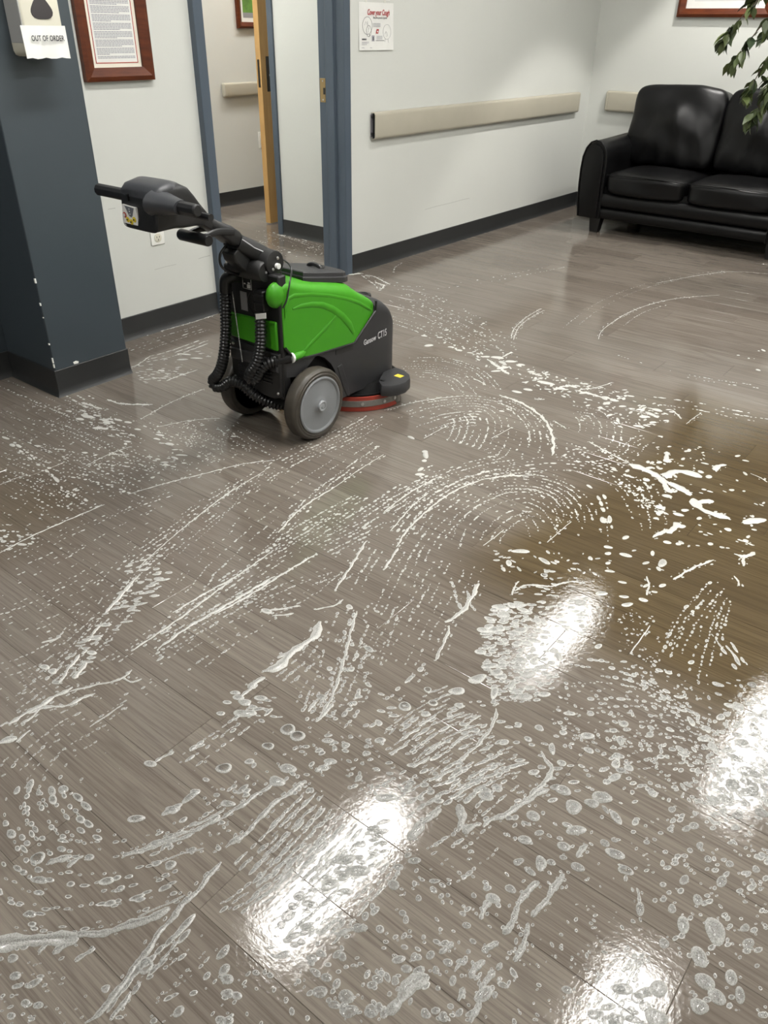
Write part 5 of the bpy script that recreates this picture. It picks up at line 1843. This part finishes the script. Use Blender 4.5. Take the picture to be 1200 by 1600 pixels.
for x, y, r, e in [(900, 602, .020, 1.3), (1012, 600, .012, 1.5), (1032, 580, .014, 1.5), (780, 580, .012, 1.3), (860, 640, .014, 1.2), (1080, 530, .013, 1.1), (1098, 292, .012, 1), (1030, 290, .011, 1), (1108, 398, .01, 1), (1145, 555, .012, 1), (1100, 215, .009, 1), (1025, 515, .013, 1.6), (610, 675, .012, 1.4)]:
    B(R4, x, y, r * .85, e, .6)
S(R4, [(985, 612), (1010, 598), (1045, 568)], .014)
D(R4, [(620, 640), (760, 560), (1200, 480), (1200, 700), (620, 700)], 1700, .0048, 1.2)
D(R4, [(0, 0), (1200, 0), (1200, 480), (640, 700), (0, 700)], 130, .0026)
# --- bottom left swirl
T(R5, [(90, 20), (60, 110), (80, 190), (140, 250), (240, 290)], 2, .022, .0075, gap=.022, el=1.2)
T(R5, [(160, 15), (200, 65), (250, 105), (310, 150), (380, 158), (470, 155), (540, 130), (610, 78)], 1, .02, .0115, gap=.034, el=1.4)
T(R5, [(150, 40), (175, 110), (240, 185), (320, 230), (390, 228)], 3, .016, .0055, gap=.018)
T(R5, [(0, 130), (30, 190), (80, 260), (120, 290)], 1, .02, .009, gap=.04)
T(R5, [(20, 60), (10, 140), (40, 230), (110, 310), (220, 330), (330, 330), (480, 300), (600, 260)], 5, .03, .0052, gap=.018)
T(R5, [(0, 300), (60, 345), (130, 370), (230, 380), (340, 370), (500, 330), (620, 290)], 2, .02, .006, gap=.020, el=1.3)
T(R5, [(0, 365), (60, 400), (160, 415), (260, 412), (380, 395), (560, 340)], 2, .022, .0058, gap=.018, el=1.3)
T(R5, [(0, 440), (90, 472), (230, 478), (330, 458), (480, 420), (580, 395)], 2, .018, .0065, gap=.022, el=1.5)
T(R5, [(0, 490), (160, 515), (300, 500), (440, 465)], 1, .02, .004, gap=.014, el=1.4)
S(R5, [(430, 465), (500, 435), (580, 398)], .005)
S(R5, [(480, 300), (560, 272), (640, 250)], .005)
B(R5, 118, 282, .016, 1.1, .3, ring=True)
S(R5, [(380, 282), (450, 250), (540, 215), (630, 185), (720, 140), (800, 85), (862, 45)], .011)
S(R5, [(425, 268), (500, 240), (610, 205)], .010)
S(R5, [(150, 300), (185, 286), (230, 270)], .015)
S(R5, [(210, 312), (235, 292), (262, 272)], .012)
S(R5, [(705, 250), (745, 220), (790, 185), (830, 135), (880, 95), (960, 38)], .013)
S(R5, [(600, 180), (660, 155), (700, 130)], .009)
B(R5, 865, 42, .018, 1.1)
B(R5, 712, 112, .012, 1.5, .5)
B(R5, 540, 130, .014, 1.3, .4)
T(R5, [(440, 250), (540, 210), (700, 110), (800, 30)], 3, .018, .0055)
D(R5, [(480, 220), (700, 160), (800, 200), (700, 290), (500, 290)], 1300, .0056)
S(R5, [(-10, 540), (60, 546), (130, 546), (200, 532), (260, 522)], .034, .8, wob=.35)
S(R5, [(240, 525), (310, 515), (370, 502), (430, 485), (480, 462), (540, 436)], .018, .5, wob=.35)
S(R5, [(165, 582), (200, 560), (250, 528)], .022, .4)
S(R5, [(122, 578), (135, 562), (150, 548)], .010)
S(R5, [(265, 798), (300, 772), (340, 735), (370, 690), (400, 650), (430, 612), (460, 570), (490, 528), (520, 490), (560, 440), (600, 400), (650, 345), (690, 290)], .013, wob=.3)
T(R5, [(330, 800), (400, 700), (430, 660), (540, 550), (640, 440)], 2, .016, .006, gap=.022, el=1.9)
S(R5, [(345, 790), (385, 735), (410, 695)], .009)
S(R5, [(235, 607), (262, 585), (302, 558)], .010)
S(R5, [(500, 600), (530, 575), (560, 535)], .007)
B(R5, 455, 618, .016, 1.1, ring=True)
for k in range(16):
    o = k * 26
    T(R5, [(640 + o, 500 + o * .25 - 40), (820 + o * .78, 330 + o * .32), (1000 + o * .7, 150 + o * .38)], 1, .014, .0044, gap=.0105, el=1.7, keep=.92)
for k in range(9):
    o = k * 42
    T(R5, [(720 + o * .7, 330 + o * .2), (850 + o * .6, 200 + o * .3), (980 + o * .5, 60 + o * .4)], 2, .012, .0050, gap=.012, el=1.9, keep=.85)
D(R5, [(830, 540), (930, 390), (1100, 240), (1200, 160), (1200, 270), (960, 510), (860, 620)], 4200, .0062, 1.5, ang=.8)
for x, y, r in [(900, 462, .018), (915, 432, .013), (935, 400, .016), (978, 428, .013), (880, 490, .012), (1128, 238, .014), (1075, 330, .012), (1185, 210, .012), (1160, 190, .012), (1040, 350, .010)]:
    B(R5, x, y, r * .75, 1.15, .8, dens=.24)
D(R5, [(0, 590), (240, 620), (420, 800), (0, 800)], 2600, .0034, 1.3, ang=.9)
for x, y, r in [(40, 595, .012), (48, 650, .012), (75, 560, .009), (80, 735, .010), (120, 742, .010), (35, 775, .009), (330, 690, .01)]:
    B(R5, x, y, r * .8, 1.2, .6)
T(R5, [(440, 720), (560, 600), (640, 520)], 3, .02, .0034, keep=.7)
T(R5, [(640, 680), (700, 600), (740, 540)], 2, .02, .0055)
T(R5, [(430, 798), (600, 690), (720, 560)], 4, .034, .003, keep=.7)
D(R5, [(440, 800), (560, 620), (860, 600), (1000, 700), (1200, 800)], 1000, .0042)
for x, y, r in [(710, 660, .014), (712, 705, .013), (740, 712, .011), (690, 790, .012), (800, 640, .008)]:
    B(R5, x, y, r * .8, 1.2, .4)
D(R5, [(860, 620), (1000, 500), (1200, 380), (1200, 800), (980, 720)], 2000, .0058, 1.15)
S(R5, [(1050, 520), (1090, 510), (1150, 495)], .014, wob=.5)
for x, y, r in [(1000, 700, .016), (1082, 715, .018), (1020, 655, .012), (1090, 760, .018), (1160, 760, .016), (975, 595, .012), (940, 545, .010), (1120, 500, .014), (1180, 660, .012), (1045, 740, .012)]:
    B(R5, x, y, r * .8, 1.2, .5, dens=.3)
# --- bottom right
for x, y, r, e, a in [(592, 122, .028, 1.05, 0), (560, 70, .022, 1.3, .2), (535, 60, .014, 1.3, .8), (680, 92, .028, 1.15, .4), (650, 110, .02, 1.2, .9), (725, 155, .018, 1.6, 2.6), (692, 130, .010, 2.0, 2.6),
                      (466, 150, .021, 1.1, 0), (440, 225, .018, 1.3, .4), (485, 203, .012, 1.4, 1.0), (600, 195, .022, 1.5, .9), (562, 245, .018, 1.2, .3), (490, 298, .020, 1.4, 2.3), (605, 310, .017, 1.3, .4),
                      (690, 235, .014, 1.1, 0), (720, 225, .010, 1, 0), (420, 293, .014, 1.2, 1), (395, 378, .015, 1.1, 0), (522, 295, .012, 1.3, .5), (560, 280, .010, 1.2, .5), (340, 408, .018, 1.3, .4),
                      (1035, 510, .032, 1.35, 1.9), (985, 590, .024, 1.3, 2.2), (1003, 668, .024, 1.1, 0), (935, 490, .020, 1.4, 1.9), (1040, 715, .022, 1.1, 0), (985, 745, .022, 1.1, 0), (858, 690, .022, 1.2, 1.2),
                      (850, 780, .026, 1.1, 0), (800, 440, .015, 1.6, 1.9), (980, 412, .015, 1.3, 1.8), (1138, 550, .016, 1.3, 1.4), (1085, 655, .018, 1.3, 1.8), (1112, 710, .016, 1.5, 1.9), (900, 440, .013, 1.2, 1.5),
                      (875, 548, .014, 1.2, 1.4), (835, 75, .013, 1.2, 1.5), (900, 130, .012, 1.2, 1.5), (945, 190, .012, 1.4, 1.4), (987, 243, .012, 1.2, 1.5), (938, 350, .014, 1.5, 1.4), (1055, 355, .016, 1.5, 1.5),
                      (1080, 300, .012, 1.2, 1.5), (1012, 285, .012, 1.1, 1.2), (720, 30, .016, 1.4, 1.3), (740, 8, .014, 1.2, .4), (1128, 500, .012, 1.4, 1.4), (160, 18, .01, 1.2, .5), (95, 290, .014, 1.5, .8),
                      (30, 365, .017, 1.1, 0), (108, 407, .010, 1, 0), (258, 492, .011, 1.2, .6), (200, 608, .012, 1.2, .6), (215, 665, .011, 1.4, 1.9), (70, 628, .013, 1.2, .6), (130, 768, .013, 1.1, .6), (185, 778, .013, 1.1, .4),
                      (145, 585, .012, 1.2, 1.5), (35, 665, .012, 1, 0), (45, 310, .013, 1.2, .6), (235, 765, .010, 1.3, 1.5)]:
    B(R6, x, y, r * .74, e, a, dens=.42 if r > .017 else .34)
B(R6, 755, 320, .014, 1.15, .4, ring=True)
S(R6, [(755, 335), (757, 360)], .010)
S(R6, [(310, 185), (345, 158), (400, 135), (450, 100), (520, 62)], .014)
S(R6, [(500, 45), (515, 25), (525, 5)], .014)
S(R6, [(228, 195), (245, 150), (235, 108)], .020)
S(R6, [(70, 222), (100, 195), (130, 170)], .026)
S(R6, [(120, 170), (150, 150), (185, 125)], .014)
S(R6, [(248, 205), (275, 185), (305, 170)], .016)
S(R6, [(375, 522), (395, 485), (415, 450), (430, 405), (455, 378), (492, 355)], .014)
S(R6, [(466, 468), (482, 435), (515, 405), (540, 360), (562, 325)], .014)
S(R6, [(403, 602), (432, 570), (440, 525), (455, 482)], .012)
S(R6, [(318, 572), (338, 555), (360, 535)], .014)
S(R6, [(268, 658), (290, 625), (316, 595)], .013)
S(R6, [(272, 798), (290, 750), (305, 700), (335, 640), (345, 630)], .012)
S(R6, [(350, 630), (370, 600)], .013)
S(R6, [(0, 762), (40, 735), (80, 690), (115, 665), (155, 640)], .026)
S(R6, [(298, 472), (315, 440), (335, 412)], .013)
S(R6, [(600, 278), (622, 255), (640, 235)], .012)
S(R6, [(222, 638), (235, 610), (250, 590)], .009)
S(R6, [(175, 582), (195, 560), (215, 542)], .013)
S(R6, [(230, 728), (240, 700), (252, 675)], .015)
S(R6, [(790, 375), (795, 400), (800, 430)], .008)
T(R6, [(200, 370), (280, 320), (370, 240)], 1, .02, .0052, gap=.014)
T(R6, [(140, 280), (240, 225), (330, 150)], 3, .016, .0044, gap=.014)
T(R6, [(20, 130), (130, 60), (260, 0)], 6, .02, .0046, gap=.012, el=1.7)
T(R6, [(260, 120), (360, 40), (420, 0)], 4, .02, .005, gap=.014, el=1.6)
for k in range(8):
    o = k * 22
    T(R6, [(560 + o, 798), (650 + o * .8, 680 + o * .2), (760 + o * .5, 560 + o * .2)], 1, .014, .0036, gap=.011, el=1.5)
D(R6, [(780, 0), (1000, 0), (1200, 300), (1200, 800), (900, 700), (760, 300)], 1700, .0046, 1.25, ang=1.2)
D(R6, [(960, 100), (1060, 0), (1200, 0), (1200, 300), (1080, 230)], 4200, .0052, 1.3)
for x, y, r in [(1090, 55, .02), (1130, 40, .016), (1060, 70, .013), (1150, 75, .018), (1180, 140, .018), (1105, 150, .014), (1160, 20, .015), (1195, 60, .016), (1130, 110, .013), (1075, 100, .012)]:
    B(R6, x, y, r * .8, 1.15, .6, dens=.26)
D(R6, [(400, 560), (620, 420), (860, 460), (800, 560), (560, 800), (420, 800)], 1500, .0030, 1.2)
D(R6, [(0, 250), (300, 330), (480, 560), (300, 800), (0, 800)], 1500, .0052, 1.2)
D(R6, [(300, 60), (700, 100), (760, 320), (560, 420), (380, 260)], 600, .0055, 1.3)
D(R6, [(640, 800), (740, 670), (840, 690), (860, 800)], 4200, .0060, 1.3, ang=.8)
for x, y, r in [(735, 690, .012), (790, 720, .014), (760, 770, .016), (815, 745, .013), (700, 790, .014), (655, 770, .013)]:
    B(R6, x, y, r * .8, 1.15, .8, dens=.26)
D(R6, [(0, 0), (1200, 0), (1200, 800), (0, 800)], 260, .0034)

print('drops', NDROP, 'verts', len(FV) + len(SV))


def foam_material():
    m = mat('soap_foam', (.56, .555, .53), .3)
    g = NT(m)
    at = g.n('ShaderNodeAttribute')
    at.attribute_name = 'thickness'
    vor = g.n('ShaderNodeTexVoronoi')
    vor.inputs['Scale'].default_value = 420
    g.l(g.n('ShaderNodeNewGeometry').outputs['Position'], vor.inputs['Vector'])
    cell = g.mapr(vor.outputs['Distance'], 0.1, .7, -.16, .20)
    al = g.math('ADD', at.outputs['Fac'], cell, clamp=True)
    g.l(al, g.bsdf.inputs['Alpha'])
    g.l(g.mix(g.mapr(at.outputs['Fac'], .35, .98, 0, 1), (.28, .28, .265), (.56, .552, .52)), g.bsdf.inputs['Base Color'])
    g.l(g.bump(vor.outputs['Distance'], .25, .001), g.bsdf.inputs['Normal'])
    g.bsdf.inputs['Coat Weight'].default_value = .4
    g.bsdf.inputs['Coat Roughness'].default_value = .08
    return m


M['foam'] = foam_material()


def fast_mesh(name, V, F, Dn, label):
    me = bpy.data.meshes.new(name)
    me.from_pydata(V, [], F)
    a = me.attributes.new('thickness', 'FLOAT', 'POINT')
    a.data.foreach_set('value', np.clip(np.array(Dn, dtype=np.float32), 0, 1))
    me.polygons.foreach_set('use_smooth', np.ones(len(me.polygons), dtype=bool))
    me.materials.append(M['foam'])
    o_ = bpy.data.objects.new(name, me)
    COL.objects.link(o_)
    o_['kind'] = 'stuff'
    tag(o_, label, 'foam')
    return o_


n_ = len(FV)
fast_mesh('soap_foam', FV + SV, FF + [tuple(i + n_ for i in f) for f in SF], FD + SD, 'white soapy foam: dotted rows of bubbles, streaks and patches on the wet floor')
